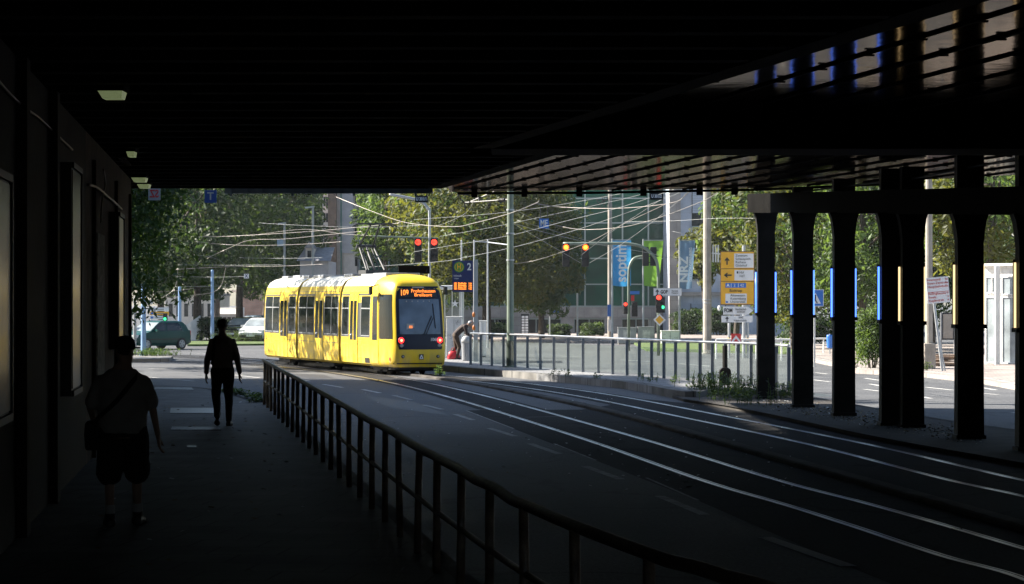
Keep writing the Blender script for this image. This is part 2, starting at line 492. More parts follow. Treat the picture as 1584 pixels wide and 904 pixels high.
# ---- tram tracks
A = catmull([G(1700, 962), G(1580, 897), G(1453, 861), G(1324, 818), G(1211, 782), G(1080, 743), G(890, 676.5), G(700, 617), G(600, 592), G(513, 577), G(440, 569), G(380, 565), G(300, 561.2), G(190, 558)], 8)
Cc = catmull([G(1720, 806), G(1580, 769), G(1453, 741), G(1251, 689), G(1050, 645.5), G(890, 613), G(760, 594), G(640, 581.5), V((-5.4, 85.0, ZR)), V((-8.9, 94.6, ZR)), V((-13.5, 104.0, ZR)), V((-22, 114, ZR))], 8)
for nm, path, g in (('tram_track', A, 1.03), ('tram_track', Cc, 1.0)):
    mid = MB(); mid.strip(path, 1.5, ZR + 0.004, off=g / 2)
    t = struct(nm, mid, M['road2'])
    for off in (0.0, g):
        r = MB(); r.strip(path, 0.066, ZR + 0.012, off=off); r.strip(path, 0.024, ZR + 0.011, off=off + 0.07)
        r.build('rail', M['rail'], t)
# a branch that swings across the crossing
Bz = catmull([V((-30, 118, ZR)), V((-21, 114, ZR)), V((-14.5, 109, ZR)), V((-11, 104, ZR)), V((-8.6, 98, ZR))], 8)
t = struct('tram_track', MB().strip(Bz, 1.4, ZR + 0.003, off=0.5), M['road2'])
for off in (0.0, 1.0):
    MB().strip(Bz, 0.06, ZR + 0.0135, off=off).build('rail', M['rail'], t)

# darker asphalt round the tracks, also standing in for shade under the bridge
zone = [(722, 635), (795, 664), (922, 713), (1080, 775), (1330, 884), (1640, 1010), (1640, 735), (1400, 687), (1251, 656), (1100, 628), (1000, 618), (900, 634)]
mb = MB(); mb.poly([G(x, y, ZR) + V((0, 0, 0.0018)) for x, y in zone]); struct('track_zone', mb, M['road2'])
# low kerb between the tracks
def kerb(name, pix, w, h, m, z=ZR):
    pts = catmull([G(x, y, z) for x, y in pix], 6)
    mb = MB(); rings = []
    for i, p in enumerate(pts):
        d = pts[min(i + 1, len(pts) - 1)] - pts[max(0, i - 1)]; n = V((d.y, -d.x, 0)).normalized() * w / 2
        rings.append([p - n + V((0, 0, -0.05)), p - n + V((0, 0, h - 0.02)), p - n * 0.8 + V((0, 0, h)), p + n * 0.8 + V((0, 0, h)), p + n + V((0, 0, h - 0.02)), p + n + V((0, 0, -0.05))])
    mb.loft(rings)
    return struct(name, mb, m)
kerb('track_kerb', [(599, 577), (700, 590), (800, 608), (943, 639), (1200, 710), (1420, 772), (1650, 838)], 0.26, 0.07, M['kerbdark'])
kerb('track_kerb', [(430, 563.5), (500, 567), (560, 572.5), (590, 577)], 0.3, 0.12, M['kerb'])

# ---- platform with its edge
pe = [G(x, y, ZP) for x, y in [(640, 560.5), (689, 566), (800, 575.5), (960, 590), (1061, 606)]]
pb = [V((pe[-1].x + 0.9, pe[-1].y + 2.2, ZP)), V((7.0, 61.5, ZP)), V((6.0, 66, ZP)), V((0.6, 84, ZP)), V((-6.0, 108, ZP)), V((-7.5, 107, ZP))]
mb = MB(); mb.prism([V((p.x, p.y, ZR - 0.02)) for p in pe + pb], (0, 0, ZP - ZR + 0.02))
struct('tram_platform', mb, M['plat'])
ep = catmull(pe + [pe[-1] + V((0.9, 2.2, 0))], 5)
mb = MB(); rings = []
for i, p in enumerate(ep):
    d = ep[min(i + 1, len(ep) - 1)] - ep[max(0, i - 1)]; n = V((d.y, -d.x, 0)).normalized()
    rings.append([p - n * 0.03 + V((0, 0, -0.22)), p - n * 0.03 + V((0, 0, 0.006)), p + n * 0.3 + V((0, 0, 0.006)), p + n * 0.3 + V((0, 0, -0.22))])
# which side is the platform on
mid = sum(pe + pb, V()) / len(pe + pb)
d0 = ep[1] - ep[0]; n0 = V((d0.y, -d0.x, 0))
if n0.dot(mid - ep[0]) < 0:
    rings = [[q - 2 * (q - V((ep[i].x, ep[i].y, q.z))) for q in r] for i, r in enumerate(rings)]
mb.loft(rings); struct('platform_edge', mb, M['platedge'])

# ---- median under the columns
med = [G(x, y, -0.33) for x, y in [(1040, 612), (1058, 617), (1171, 636), (1356, 675), (1580, 715), (1800, 755), (1800, 690), (1580, 667), (1428, 645), (1324, 627), (1256, 615), (1150, 598)]]
mb = MB(); mb.prism([V((p.x, p.y, ZR - 0.02)) for p in med], (0, 0, 0.09)); struct('median_strip', mb, M['dirt'])
mk = catmull(med[1:6], 6); MB_ = MB()
MB_.strip(mk, 0.16, -0.322, off=0.0); struct('median_kerb', MB_, M['kerbdark'])
mk = catmull(med[6:11], 6); MB_ = MB()
MB_.strip(mk, 0.14, -0.322, off=0.0); struct('median_kerb', MB_, M['kerbdark'])

# ---- painted markings (each a thin sheet on the road)
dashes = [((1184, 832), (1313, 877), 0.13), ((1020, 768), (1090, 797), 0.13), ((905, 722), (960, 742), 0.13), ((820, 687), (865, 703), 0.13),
          ((757, 663), (797, 675.5), 0.13), ((704, 641.5), (732, 650.5), 0.13), ((656, 627), (684, 634), 0.13), ((608, 612), (636, 619), 0.13),
          ((561, 603), (588, 608.5), 0.13), ((500, 595), (530, 600), 0.13), ((455, 586), (478, 590), 0.13)]
mb = MB()
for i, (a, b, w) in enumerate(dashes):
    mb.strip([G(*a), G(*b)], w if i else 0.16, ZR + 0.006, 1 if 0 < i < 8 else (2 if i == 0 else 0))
for a, b in [((722, 635), (762, 634.2)), ((722, 636), (795, 664)), ((857, 687), (922, 713)), ((1000, 740), (1080, 775)), ((812, 646), (866, 645)), ((560, 655), (608, 651))]:
    mb.strip([G(*a), G(*b)], 0.045, ZR + 0.0065, 1)
for a, b, w in [((1338, 585.5), (1361, 589), 0.14), ((1346, 594.5), (1363, 597.5), 0.14), ((1336, 602.5), (1361, 605.5), 0.14), ((1432, 599.5), (1474, 604), 0.16), ((1519, 600), (1541, 604), 0.14),
                ((1519, 609), (1544, 611), 0.14), ((1567, 638.5), (1582, 640.5), 0.13), ((1428, 614.5), (1440, 617), 0.13), ((1262, 577), (1280, 579), 0.14), ((1258, 588), (1283, 591), 0.14),
                ((960, 557), (1010, 560), 0.13), ((1050, 563), (1100, 567), 0.13), ((860, 551), (905, 553), 0.13),
                ((230, 571), (330, 567.5), 0.12), ((220, 583), (300, 590), 0.10), ((345, 549), (375, 551), 0.10), ((300, 541), (350, 540), 0.12), ((300, 548), (420, 546), 0.12), ((330, 577), (402, 585), 0.10)]:
    mb.strip([G(*a), G(*b)], w, ZR + 0.0055, 0)
struct('road_markings', mb, [M['paint'], M['paintold'], mat('lit_dash_paint', (.82, .81, .78), .65, var=.08, vscale=6)])  # nearest dash is whiter, the light on it put into the paint
# patches of newer asphalt
M['patch'] = mat('asphalt_patch', (0.035, 0.035, 0.037), 0.6, var=0.3, vscale=6)
mb = MB()
for pix in [[(560, 612), (640, 622), (700, 645), (600, 630)], [(420, 577), (500, 580), (520, 586), (420, 583)]]:
    mb.poly([G(x, y, ZR) + V((0, 0, 0.0025)) for x, y in pix])
struct('road_patches', mb, M['patch'])

# ---- right hand pavement, left island, lawns, far pavement
def slab(name, pix, z, m, z0=None):
    pts = [G(x, y, z) for x, y in pix]
    mb = MB(); mb.prism([V((p.x, p.y, ZR - 0.02)) for p in pts], (0, 0, z - ZR + 0.02)); return struct(name, mb, m)
slab('pavement_right', [(1240, 552), (1290, 562), (1324, 572), (1428, 577.5), (1517, 587), (1581, 598), (1750, 625), (1900, 560), (1500, 533), (1240, 533)], ZR + 0.13, M['pave'])
kerb('pavement_kerb', [(1238, 553.5), (1290, 564.5), (1324, 574.5), (1428, 580), (1517, 590), (1581, 601.5), (1750, 629)], 0.2, 0.145, M['kerb'])
slab('traffic_island', [(200, 555.5), (262, 554.5), (268, 550.5), (240, 548.5), (190, 549)], ZR + 0.14, M['kerb'])
slab('lawn_strip', [(1000, 540.5), (1170, 544), (1260, 546), (1290, 538), (1240, 531), (980, 530)], ZR + 0.1, M['lawn'])
slab('lawn_strip', [(290, 533), (440, 531.5), (440, 527), (290, 528)], ZR + 0.1, M['lawn'])
slab('forecourt', [(560, 524), (720, 526), (1000, 528.5), (1180, 530), (1180, 514), (560, 512)], ZR + 0.1, M['pave'])

# ---- litter and fallen leaves round the column feet (uncountable)
rnd = random.Random(3)
mb = MB()
for i in range(1500):
    x = rnd.uniform(1185, 1520); yb = 622 + (x - 1185) * 0.158
    q = G(x + rnd.gauss(0, 6), yb + rnd.gauss(3, 6) - 2, -0.33); q.z = -0.325
    a = rnd.uniform(0, 6.3); s = rnd.uniform(0.008, 0.024)
    u = V((math.cos(a), math.sin(a), rnd.uniform(-.2, .2))) * s; w = V((-math.sin(a), math.cos(a), rnd.uniform(0, .9))) * s * rnd.uniform(.5, 1)
    mb.poly([q - u - w, q + u - w, q + u + w, q - u + w], rnd.choice([0, 0, 1, 2]))
M['lf1'] = mat('dry_leaf', (0.32, 0.26, 0.15), 0.8); M['lf2'] = mat('pale_litter', (0.6, 0.6, 0.57), 0.7); M['lf3'] = mat('brown_leaf', (0.16, 0.10, 0.05), 0.8)
tag(mb.build('fallen_leaves', [M['lf1'], M['lf2'], M['lf3']]), 'dry leaves and scraps of litter lying round the column feet', 'litter', kind='stuff')
mb = MB()
for i in range(260):
    x, y = rnd.uniform(560, 1250), rnd.uniform(600, 760)
    q = G(x, y); q.z = ZR + 0.009; a = rnd.uniform(0, 6.3); s = rnd.uniform(0.008, 0.022)
    u = V((math.cos(a), math.sin(a), .1)) * s; w = V((-math.sin(a), math.cos(a), .25)) * s
    mb.poly([q - u - w, q + u - w, q + u + w, q - u + w], rnd.choice([0, 1, 1]))
for i in range(160):
    yy = rnd.uniform(14, 50); xx = wallx(yy) + rnd.uniform(0.2, 2.6)
    q = V((xx, yy, 0.012)); a = rnd.uniform(0, 6.3); s = rnd.uniform(0.01, 0.03)
    u = V((math.cos(a), math.sin(a), .1)) * s; w = V((-math.sin(a), math.cos(a), .2)) * s
    mb.poly([q - u - w, q + u - w, q + u + w, q - u + w], rnd.choice([0, 1, 0]))
tag(mb.build('road_litter', [M['lf3'], M['lf2']]), 'tiny crumbs and leaves scattered on the dark road and sidewalk', 'litter', kind='stuff')

# ================================================================== BRIDGE
ZL = CAM + 2.14       # low slab
ZS = CAM + 2.60       # sheet soffit
br = thing('railway_bridge', (0, 20, ZL), 0, 'dark steel railway bridge overhead, black girders with shiny soffit sheets at right', 'bridge')
low = [(-17, 47.6), (-1.37, 47.6), (0.65, 36.5), (0.65, 35.0), (-0.26, 34.9), (1.11, 28.5), (3.29, 18.2), (7.8, -3), (-17, -3)]
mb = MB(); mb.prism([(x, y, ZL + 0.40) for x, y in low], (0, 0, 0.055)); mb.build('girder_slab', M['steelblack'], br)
def low_right(y):
    if y > 36.5: return 0.65 - 0.182 * (y - 36.5)
    if y > 34.9: return 0.65
    return (1.11 - 0.2117 * (y - 28.5)) if y > 18.2 else min(15.2, 3.29 - 0.2117 * (y - 18.2))
edge = [(0.65, 36.5), (-1.37, 47.6)], [(6.0, 5.4), (1.11, 28.5), (-0.26, 34.9)]
for e in edge:
    mb = MB()
    mb.loft([[V((x - 0.3, y, ZL)), V((x, y, ZL)), V((x, y, ZL + 0.399)), V((x - 0.3, y, ZL + 0.399))] for x, y in e]); mb.build('edge_girder', M['steelblack'], br)
yy = 47.55; gk = 0
while yy > 3:
    xr = low_right(yy) - 0.305
    MB().box(-9.5, xr if yy < 34.8 or yy > 36.6 else -0.61, yy - 0.24, yy, ZL + 0.001, ZL + 0.398).build('girder', M['steelblack'], br); yy -= 1.15

up = [(-1.5, 59.6), (5.9, 57.6), (10.7, 51.2), (16, 44), (16, -3), (-17, -3), (-17, 47.3), (-1.5, 47.3)]
m = mat('soffit_sheet', (0.02, 0.016, 0.013), 0.6, c2=(0.032, 0.026, 0.02), vscale=1.2, spec=0.0, bump=0.10, bscale=2.6)
_N, _L = m.node_tree.nodes, m.node_tree.links      # thin lacquer over the sheet: a weak, slightly wavy mirror
_g = _N.new('ShaderNodeBsdfGlossy'); _g.inputs['Roughness'].default_value = 0.07; _g.inputs['Color'].default_value = (1, 0.9, 0.8, 1)
_bp = [n for n in _N if n.type == 'BUMP'][0]; _L.new(_bp.outputs['Normal'], _g.inputs['Normal'])
_mx = _N.new('ShaderNodeMixShader'); _mx.inputs[0].default_value = 0.20
_L.new(_N['Principled BSDF'].outputs[0], _mx.inputs[1]); _L.new(_g.outputs[0], _mx.inputs[2]); _L.new(_mx.outputs[0], _N['Material Output'].inputs['Surface'])
mb = MB(); mb.prism([(x, y, ZS) for x, y in up], (0, 0, 0.03)); mb.build('soffit', m, br)
mb = MB(); mb.prism([(x, y, ZS + 0.034) for x, y in up], (0, 0, 1.6)); mb.build('deck', M['steelblack'], br)
MB().box(-17, 16, -70, -28, ZL, ZS + 1.6).build('unseen_rear_deck', M['steelblack'], br)  # unseen, added behind the camera to limit daylight from the back
# ribs under the sheets, parallel to the tracks; each carries its clamps
sl = -0.185
for k in range(-8, 17):
    x0 = 1.0 + k * 0.78
    pts = []
    for i in range(90):
        y = 14.0 + 44.6 * i / 89; x = x0 + sl * (y - 45)
        lim_l = (3.29 - 0.2117 * (y - 18.2)) if y < 34.9 else (0.65 - 0.182 * (y - 36.5) if y < 47.3 else -1.42)
        lim_r = 15.8 if y < 44 else (15.8 - (y - 44) * 0.73 if y < 51.2 else (10.5 - (y - 51.2) * 0.75 if y < 57.6 else 5.7 - (y - 57.6) * 3.2))
        if lim_l + 0.02 < x < lim_r and not (34.7 < y < 36.7): pts.append((x, y))
    seg = []
    for q in pts + [None]:
        if q is not None and (not seg or abs(q[1] - seg[-1][1]) < 0.6): seg.append(q)
        else:
            if len(seg) > 1:
                mb = MB(); w_ = 0.03 if k % 3 else 0.06
                mb.bar((seg[0][0], seg[0][1], ZS - 0.013), (seg[-1][0], seg[-1][1], ZS - 0.013), w_, 0.024)
                n = int((seg[-1][1] - seg[0][1]) / 1.5)
                for j in range(n):
                    t = (j + 0.5) / n; px = seg[0][0] + (seg[-1][0] - seg[0][0]) * t; py = seg[0][1] + (seg[-1][1] - seg[0][1]) * t
                    mb.box(px - 0.05, px + 0.05, py - 0.03, py + 0.03, ZS - 0.042, ZS - 0.0255)
                mb.build('rib', M['steelblack'], br)
            seg = [q] if q is not None else []
mb = MB(); mb.box(-0.3, 16, 34.9, 36.5, ZL - 0.004, ZS - 0.004); mb.build('cross_beam', M['steelblack'], br)
M['fascia'] = mat('pale_blue_fascia', (0.20, 0.27, 0.34), 0.6, var=0.2)
mb = MB(); mb.box(-5.6, -1.55, 47.9, 48.1, ZL - 0.075, ZL + 0.3)
for i in range(14): mb.box(-5.5 + i * 0.3, -5.46 + i * 0.3, 47.86, 47.898, ZL - 0.13 if i % 4 == 0 else ZL - 0.07, ZL + 0.25)
mb.build('fascia', M['fascia'], br)
# conduits and clamps under the far edge
mb = MB()
mb.tube([(-1.3, 58.9, ZS - 0.06), (2, 58.2, ZS - 0.08), (5.8, 57.2, ZS - 0.05), (8.5, 53, ZS - 0.1)], 0.03)
for x, y in [(-0.9, 58.9), (0.3, 58.6), (1.6, 58.4), (3.1, 58), (4.4, 57.6), (5.2, 57.4)]:
    mb.box(x - 0.07, x + 0.07, y - 0.1, y + 0.1, ZS - 0.16, ZS - 0.004)
mb.build('conduit', M['steelblack'], br)

# ---- columns with neon tubes; the beam above them
cols = [(1184.5, 617, 13.5, 'b', 'b'), (1241.5, 630, 15.5, 'b', 'b'), (1305, 643, 16.5, 'b', 'b'), (1378, 658, 16.5, 'b', None), (1410.5, 661, 17, 'y', 'y'), (1499, 678, 20.5, 'y', 'y'), (1595, 697, 22, 'y', 'y')]
colpos = []
clab = ['black column with blue tubes at the railing end of the row, beside the yellow route board', 'black column with two blue tubes, second from the railing end of the row',
        'black column with two blue tubes just left of the leafy bush', 'black column with one blue tube, left half of the touching pair',
        'black column with two warm tubes, right half of the touching pair', 'thick black column with warm tubes standing before the leaning white sign', 'black column cut by the right edge of the view, one warm tube showing']
for i, (px, py, hw, lt, rt) in enumerate(cols):
    s = (py - HZ) / (CAM + 0.33); p = P(px, py, s); colpos.append((p, s))
    w = hw / s
    c = thing('neon_lit_column', (p.x, p.y, -0.33), R(0), clab[i], 'column', 'iron columns along the median')
    top = CAM + 2.0 - (2.0 - 1.37) * min(1.25, (57 - p.y) / 17.0)     # beam underside falls towards the camera
    ring = lambda h, a, b: [V((p.x - a, p.y - b, h)), V((p.x - a, p.y + b, h)), V((p.x + a, p.y + b, h)), V((p.x + a, p.y - b, h))]
    mb = MB()
    mb.loft([ring(-0.40, w * 1.12, 0.22), ring(-0.27, w * 1.12, 0.22), ring(-0.262, w * 1.0, 0.18), ring(1.52, w * 0.97, 0.17), ring(top - 0.5, w * 0.97, 0.17),
             ring(top - 0.3, w * 1.06, 0.17), ring(top - 0.1, w * 1.2, 0.17), ring(top + 0.0, w * 1.36, 0.17), ring(top + 0.02, w * 1.36, 0.17)])
    # rivets up both edges
    for h in [0.0 + 0.22 * k for k in range(13)]:
        for sx in (-0.8, 0.8): mb.box(p.x + sx * w - 0.012, p.x + sx * w + 0.012, p.y - 0.187, p.y - 0.171, h, h + 0.024)
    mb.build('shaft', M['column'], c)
    mb = MB(); mb.loft([ring(top + 0.46, w * 1.0, 0.15), ring(ZS - 0.09, w * 1.0, 0.15)]); mb.build('stub', M['column'], c)
    mb = MB(); mb.loft([ring(1.66, w * 1.18, 0.2), ring(1.72, w * 1.18, 0.2)] if False else [ring(1.70 - 0.022 * i, w * 1.2, 0.2), ring(1.77 - 0.022 * i, w * 1.2, 0.2)]); mb.build('collar', M['column'], c)
    z0 = 1.56 + (0 if i < 4 else -0.13); z1 = CAM + 0.66 - 0.012 * i
    z0 = 1.77 - 0.022 * i + 0.002
    for sx, tt in ((-1, lt), (1, rt)):
        if not tt: continue
        x = p.x + sx * (w + 0.026)
        MB().tube([(x, p.y + 0.02, z0), (x, p.y + 0.02, z1)], 0.019, 10).build('neon_tube', M['neonb'] if tt == 'b' else M['neony'], c, smooth=True)
        MB().box(x - 0.019, x + 0.019, p.y + 0.06, p.y + 0.11, z0, z1 + 0.05).build('tube_bracket', M['column'], c)
# beam over the columns
mb = MB()
def bt(y): return CAM + 2.0 - (2.0 - 1.37) * (57 - y) / 17.0
rings = []
ends = [colpos[0][0] + V((-0.3, 0.19, 0)), colpos[-1][0] + V((0.25, -3.5, 0))]
for q in ends:
    b = bt(q.y); t = b + 0.46
    for_side = V((0.13, 0.02, 0))
    rings.append([V((q.x, q.y, b)) - for_side, V((q.x, q.y, t)) - for_side, V((q.x, q.y, t)) + for_side, V((q.x, q.y, b)) + for_side])
mb.loft(rings)
mb.build('column_beam', M['steelblack'], br)
mb = MB(); mb.tube([colpos[0][0] + V((-0.2, 0, 0)) + V((0, 0, ZS + 0.2)), V((colpos[2][0].x, colpos[2][0].y - .3, ZS - 0.25)), V((colpos[4][0].x, colpos[4][0].y - .3, ZS - 0.32)), V((colpos[6][0].x, colpos[6][0].y - .3, ZS - 0.3))], 0.02)
mb.build('cable', M['black'], br)

# ---- left wall with its display cases and cables
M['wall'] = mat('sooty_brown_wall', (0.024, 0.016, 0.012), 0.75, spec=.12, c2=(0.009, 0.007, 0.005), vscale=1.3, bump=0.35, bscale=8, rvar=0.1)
M['plaster'] = mat('brown_plaster', (0.09, 0.058, 0.043), 0.8, spec=.12, c2=(0.05, 0.032, 0.024), vscale=2.2, bump=0.3, bscale=12)
M['poster'] = mat('glossy_poster', (0.19, 0.155, 0.115), 0.28, c2=(0.09, 0.075, 0.06), vscale=1.5, spec=0.6)
M['peel'] = mat('peeling_paper', (0.32, 0.29, 0.25), 0.8, c2=(0.04, 0.035, 0.03), vscale=9, bump=0.8, bscale=20)
wl = thing('underpass_wall', (wallx(25), 25, 0), 0, 'sooty brown underpass wall with shallow piers along the sidewalk', 'wall')
wd = V((-0.11, 1, 0)).normalized(); wn = V((1, 0.11, 0)).normalized()
def wp(y, off, z): return V((wallx(y), y, z)) + wn * off
def wbox(mb, y0, y1, o0, o1, z0, z1, mi=0):
    mb.add([wp(y0, o0, z0), wp(y1, o0, z0), wp(y1, o1, z0), wp(y0, o1, z0), wp(y0, o0, z1), wp(y1, o0, z1), wp(y1, o1, z1), wp(y0, o1, z1)],
           [(0, 1, 2, 3), (4, 7, 6, 5), (0, 4, 5, 1), (1, 5, 6, 2), (2, 6, 7, 3), (3, 7, 4, 0)], mi)
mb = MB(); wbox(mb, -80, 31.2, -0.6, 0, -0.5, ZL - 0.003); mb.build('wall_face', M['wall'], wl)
mb = MB(); wbox(mb, 31.203, 44, -0.6, 0.0, -0.5, ZL - 0.003); mb.build('plastered_bay', M['plaster'], wl)
mb = MB()
for y in (12, 16.5, 21.6, 25.2): wbox(mb, y, y + 0.35, 0.003, 0.09, 0, ZL - 0.01)
mb.build('pier', M['wall'], wl)
mb = MB(); wbox(mb, 33.2, 34.9, 0.002, 0.03, 0.6, 3.0); mb.build('peeling_panel', M['peel'], wl)
mb = MB()
for y in (32.5, 38.2, 43.0): wbox(mb, y, y + 0.12, 0.002, 0.05, 0.0, ZL - 0.3)
mb.build('strip', M['plaster'], wl)
for (y0, y1, z0, z1, lab) in [(15.0, 19.45, 1.14, 3.08, 'tall pale display case on the wall at the left edge of the view'),
                               (26.5, 27.95, 1.05, 3.58, 'tall pale display case beside the head of the man in the cap'),
                               (36.6, 38.0, 1.35, 3.4, 'narrow dark display case near the far end of the wall')]:
    t = thing('display_case', wp(y0, 0.0, z0), 0, lab, 'display case', 'display cases on the underpass wall')
    mb = MB(); wbox(mb, y0, y1, 0.004, 0.14, z0, z1); mb.build('case', M['black'], t)
    mb = MB(); wbox(mb, y0 + 0.06, y1 - 0.06, 0.142, 0.152, z0 + 0.08, z1 - 0.08); mb.build('poster', M['poster'], t)
    mb = MB(); wbox(mb, y0, y1, 0.142, 0.17, z0, z0 + 0.06); wbox(mb, y0, y1, 0.142, 0.17, z1 - 0.06, z1); wbox(mb, y1 - 0.05, y1, 0.142, 0.17, z0 + .062, z1 - 0.062); mb.build('frame', M['black'], t)
M['cable'] = mat('cable_sheath', (0.22, 0.17, 0.12), 0.4)
def cab(pix, lab, r=0.018):
    pts = []
    for x, y, off in pix:
        # ray through the pixel meets the wall plane
        k = (x - CX) / F; yy = (-6.6 + 0.11 * 42 + off) / (k + 0.11); pts.append(V((wallx(yy) + off, yy, CAM - (y - HZ) / F * yy)))
    pts = catmull(pts, 5)
    tag(MB().tube(pts, r, 6).build('wall_cable', M['cable'], origin=pts[0], smooth=True), lab, 'cable', 'cables clipped to the wall')
cab([(-5, 122, 0.03), (18, 148, 0.03), (40, 168, 0.03), (62, 184, 0.03), (85, 206, 0.03), (112, 232, 0.03)], 'brown cable running down the wall towards the middle display case', 0.012)
cab([(137, 286, 0.04), (150, 290, 0.04), (165, 303, 0.05), (178, 314, 0.04), (188, 324, 0.04)], 'pale curved cable high on the plastered far bay', 0.02)
cab([(160, 262, 0.04), (163, 285, 0.04), (158, 310, 0.04), (156, 345, 0.03)], 'thin cable dropping down the plastered far bay', 0.012)
# ---- unseen right abutment, added to keep light out of the underpass
ab = MB(); ab.box(15.4, 16.0, -80, 45, ZR - 0.1, ZS - 0.003)
tag(ab.build('unseen_abutment', M['wall'], origin=(15.7, 5, ZR)), 'unseen dark wall added under the far side of the bridge to block light', 'wall')
# ---- lamps under the low slab
ll = ['first greenish wedge lamp under the black slab, largest of the lamp row', 'small greenish lamp above the white fixture', 'greenish wedge lamp under the slab just before the end', 'last greenish lamp at the slab end above the leaves']
for i, (px, py, w) in enumerate([(170, 144, 0.125), (201, 237, 0.055), (214, 277, 0.125), (221, 287, 0.11)]):
    s = (HZ - py) / (ZL - 0.06 - CAM); p = P(px, py, s)
    l = thing('wedge_lamp', (p.x, p.y, ZL), 0, ll[i], 'lamp', 'lamps under the bridge slab')
    a = w
    mb = MB(); mb.box(p.x - a - 0.02, p.x + a + 0.02, p.y - 0.05, p.y + 0.35, ZL - 0.035, ZL + 0.39); mb.build('housing', M['steelblack'], l)
    h = 0.11
    mb = MB(); mb.loft([[V((p.x - a, p.y, ZL - 0.037)), V((p.x + a, p.y, ZL - 0.037)), V((p.x + a, p.y + 0.3, ZL - 0.037)), V((p.x - a, p.y + 0.3, ZL - 0.037))],
                        [V((p.x - a * .68, p.y + .05, ZL - h)), V((p.x + a * .85, p.y + .05, ZL - h)), V((p.x + a * .85, p.y + 0.28, ZL - h)), V((p.x - a * .68, p.y + 0.28, ZL - h))]])
    mb.build('lamp_cover', M['lampglow'], l)
p = P(190, 246, 100)
t = thing('wall_fixture', (p.x, p.y, p.z), 0, 'small white tilted panel fixed under the slab beside the lamps', 'fixture')
M['panel'] = mat('pale_grey_panel', (0.4, 0.4, 0.46), 0.35, emit=(0.5, 0.5, 0.6), es=0.0)
ux, uz = V((0.075, 0, -0.03)), V((0.035, 0.1, -0.06))
MB().obox(p, ux, uz, V((0, -.01, .01))).build('panel', M['panel'], t)
MB().obox(p + V((0, -0.014, 0.005)), ux * 1.02, uz * 0.05, V((0, -.006, .01))).obox(p + V((0, -0.016, 0.004)), ux * 0.06, uz * 1.02, V((0, -.006, .01))).build('panel_bar', M['black'], t)
MB().bar(p + V((0, 0.05, 0.02)), V((p.x - 0.05, p.y + 0.05, ZL)), 0.03, 0.03).build('bracket', M['black'], t)

# ---- pedestrian railing
fl = [fpath[0]]
for p in fpath[1:]: fl.append(p)
tot = sum((fl[i + 1] - fl[i]).length for i in range(len(fl) - 1))
def along(path, d):
    for i in range(len(path) - 1):
        L_ = (path[i + 1] - path[i]).length
        if d <= L_ or i == len(path) - 2: return path[i].lerp(path[i + 1], d / L_)
        d -= L_
rl = thing('pedestrian_railing', fl[0], 0, 'rusty tubular railing with many posts between the sidewalk and the road', 'railing')
rr = random.Random(5)
MB().tube([p + V((rr.gauss(0, .006), 0, 0.88 + rr.gauss(0, .004))) for p in catmull(fence_pts, 5)], 0.034, 10).build('top_rail', M['fencepaint'], rl, smooth=True)
MB().tube([p + V((0, 0, 0.47)) for p in fl], 0.022, 8).build('mid_rail', M['fencepaint'], rl, smooth=True)
n = int(tot / 1.42)
for k in range(n + 1):
    p = along(fl, tot * k / n)
    a = rr.gauss(0, 0.008)
    MB().tube([p + V((0, 0, -0.03)), p + V((a, 0, 0.86))], 0.03, 8).build('post', M['fencepaint'], rl, smooth=True)
# ================================================================== TREES
def leaf_cloud(mb, centre, rad, n, size, rnd, mi=0, flat=0.0, shell=0.5):
    """n leaf faces through an ellipsoid, denser outside"""
    cx, cy, cz = centre; rx, ry, rz = rad
    vs, fs = [], []
    for i in range(n):
        while True:
            x, y, z = rnd.uniform(-1, 1), rnd.uniform(-1, 1), rnd.uniform(-1, 1)
            q = x * x + y * y + z * z
            if q <= 1 and (q > shell * shell or rnd.random() < 0.3): break
        p = V((cx + x * rx, cy + y * ry, cz + z * rz))
        nrm = V((x + rnd.gauss(0, .6), y + rnd.gauss(0, .6), z + .35 + rnd.gauss(0, .6)))
        if nrm.length < 1e-3: nrm = V((0, 0, 1))
        nrm.normalize()
        u = nrm.orthogonal().normalized(); a = rnd.uniform(0, 6.283)
        w = nrm.cross(u); u, w = u * math.cos(a) + w * math.sin(a), w * math.cos(a) - u * math.sin(a)
        s = size * rnd.uniform(0.6, 1.35); b = s * rnd.uniform(.32, .5)
        vs = [p - u * s * .5, p + w * b * .5 + nrm * b * .12, p + u * s * .5, p - w * b * .5 + nrm * b * .12]
        mb.add(vs, [(0, 1, 2, 3)], mi)


def crown_mesh(rx, ry, rz, clumps, per, size, seed, bottom=-0.85, cr=0.30):
    """leafy crown around the origin; returns builder and clump centres"""
    rnd = random.Random(seed); mb = MB(); cs = []
    k = 0
    while len(cs) < clumps:
        x, y, z = rnd.uniform(-1, 1), rnd.uniform(-1, 1), rnd.uniform(bottom, 1)
        q = math.sqrt(x * x + y * y + z * z)
        if q > 1 or (q < 0.55 and rnd.random() < 0.7): continue
        cs.append(V((x * rx, y * ry, z * rz)))
    for c in cs:
        s = rnd.uniform(0.65, 1.3) * cr
        leaf_cloud(mb, c, (rx * s, ry * s, rz * s * 0.62), int(per * s / cr), size, rnd, rnd.choice([0, 0, 0, 1]))
    return mb, cs


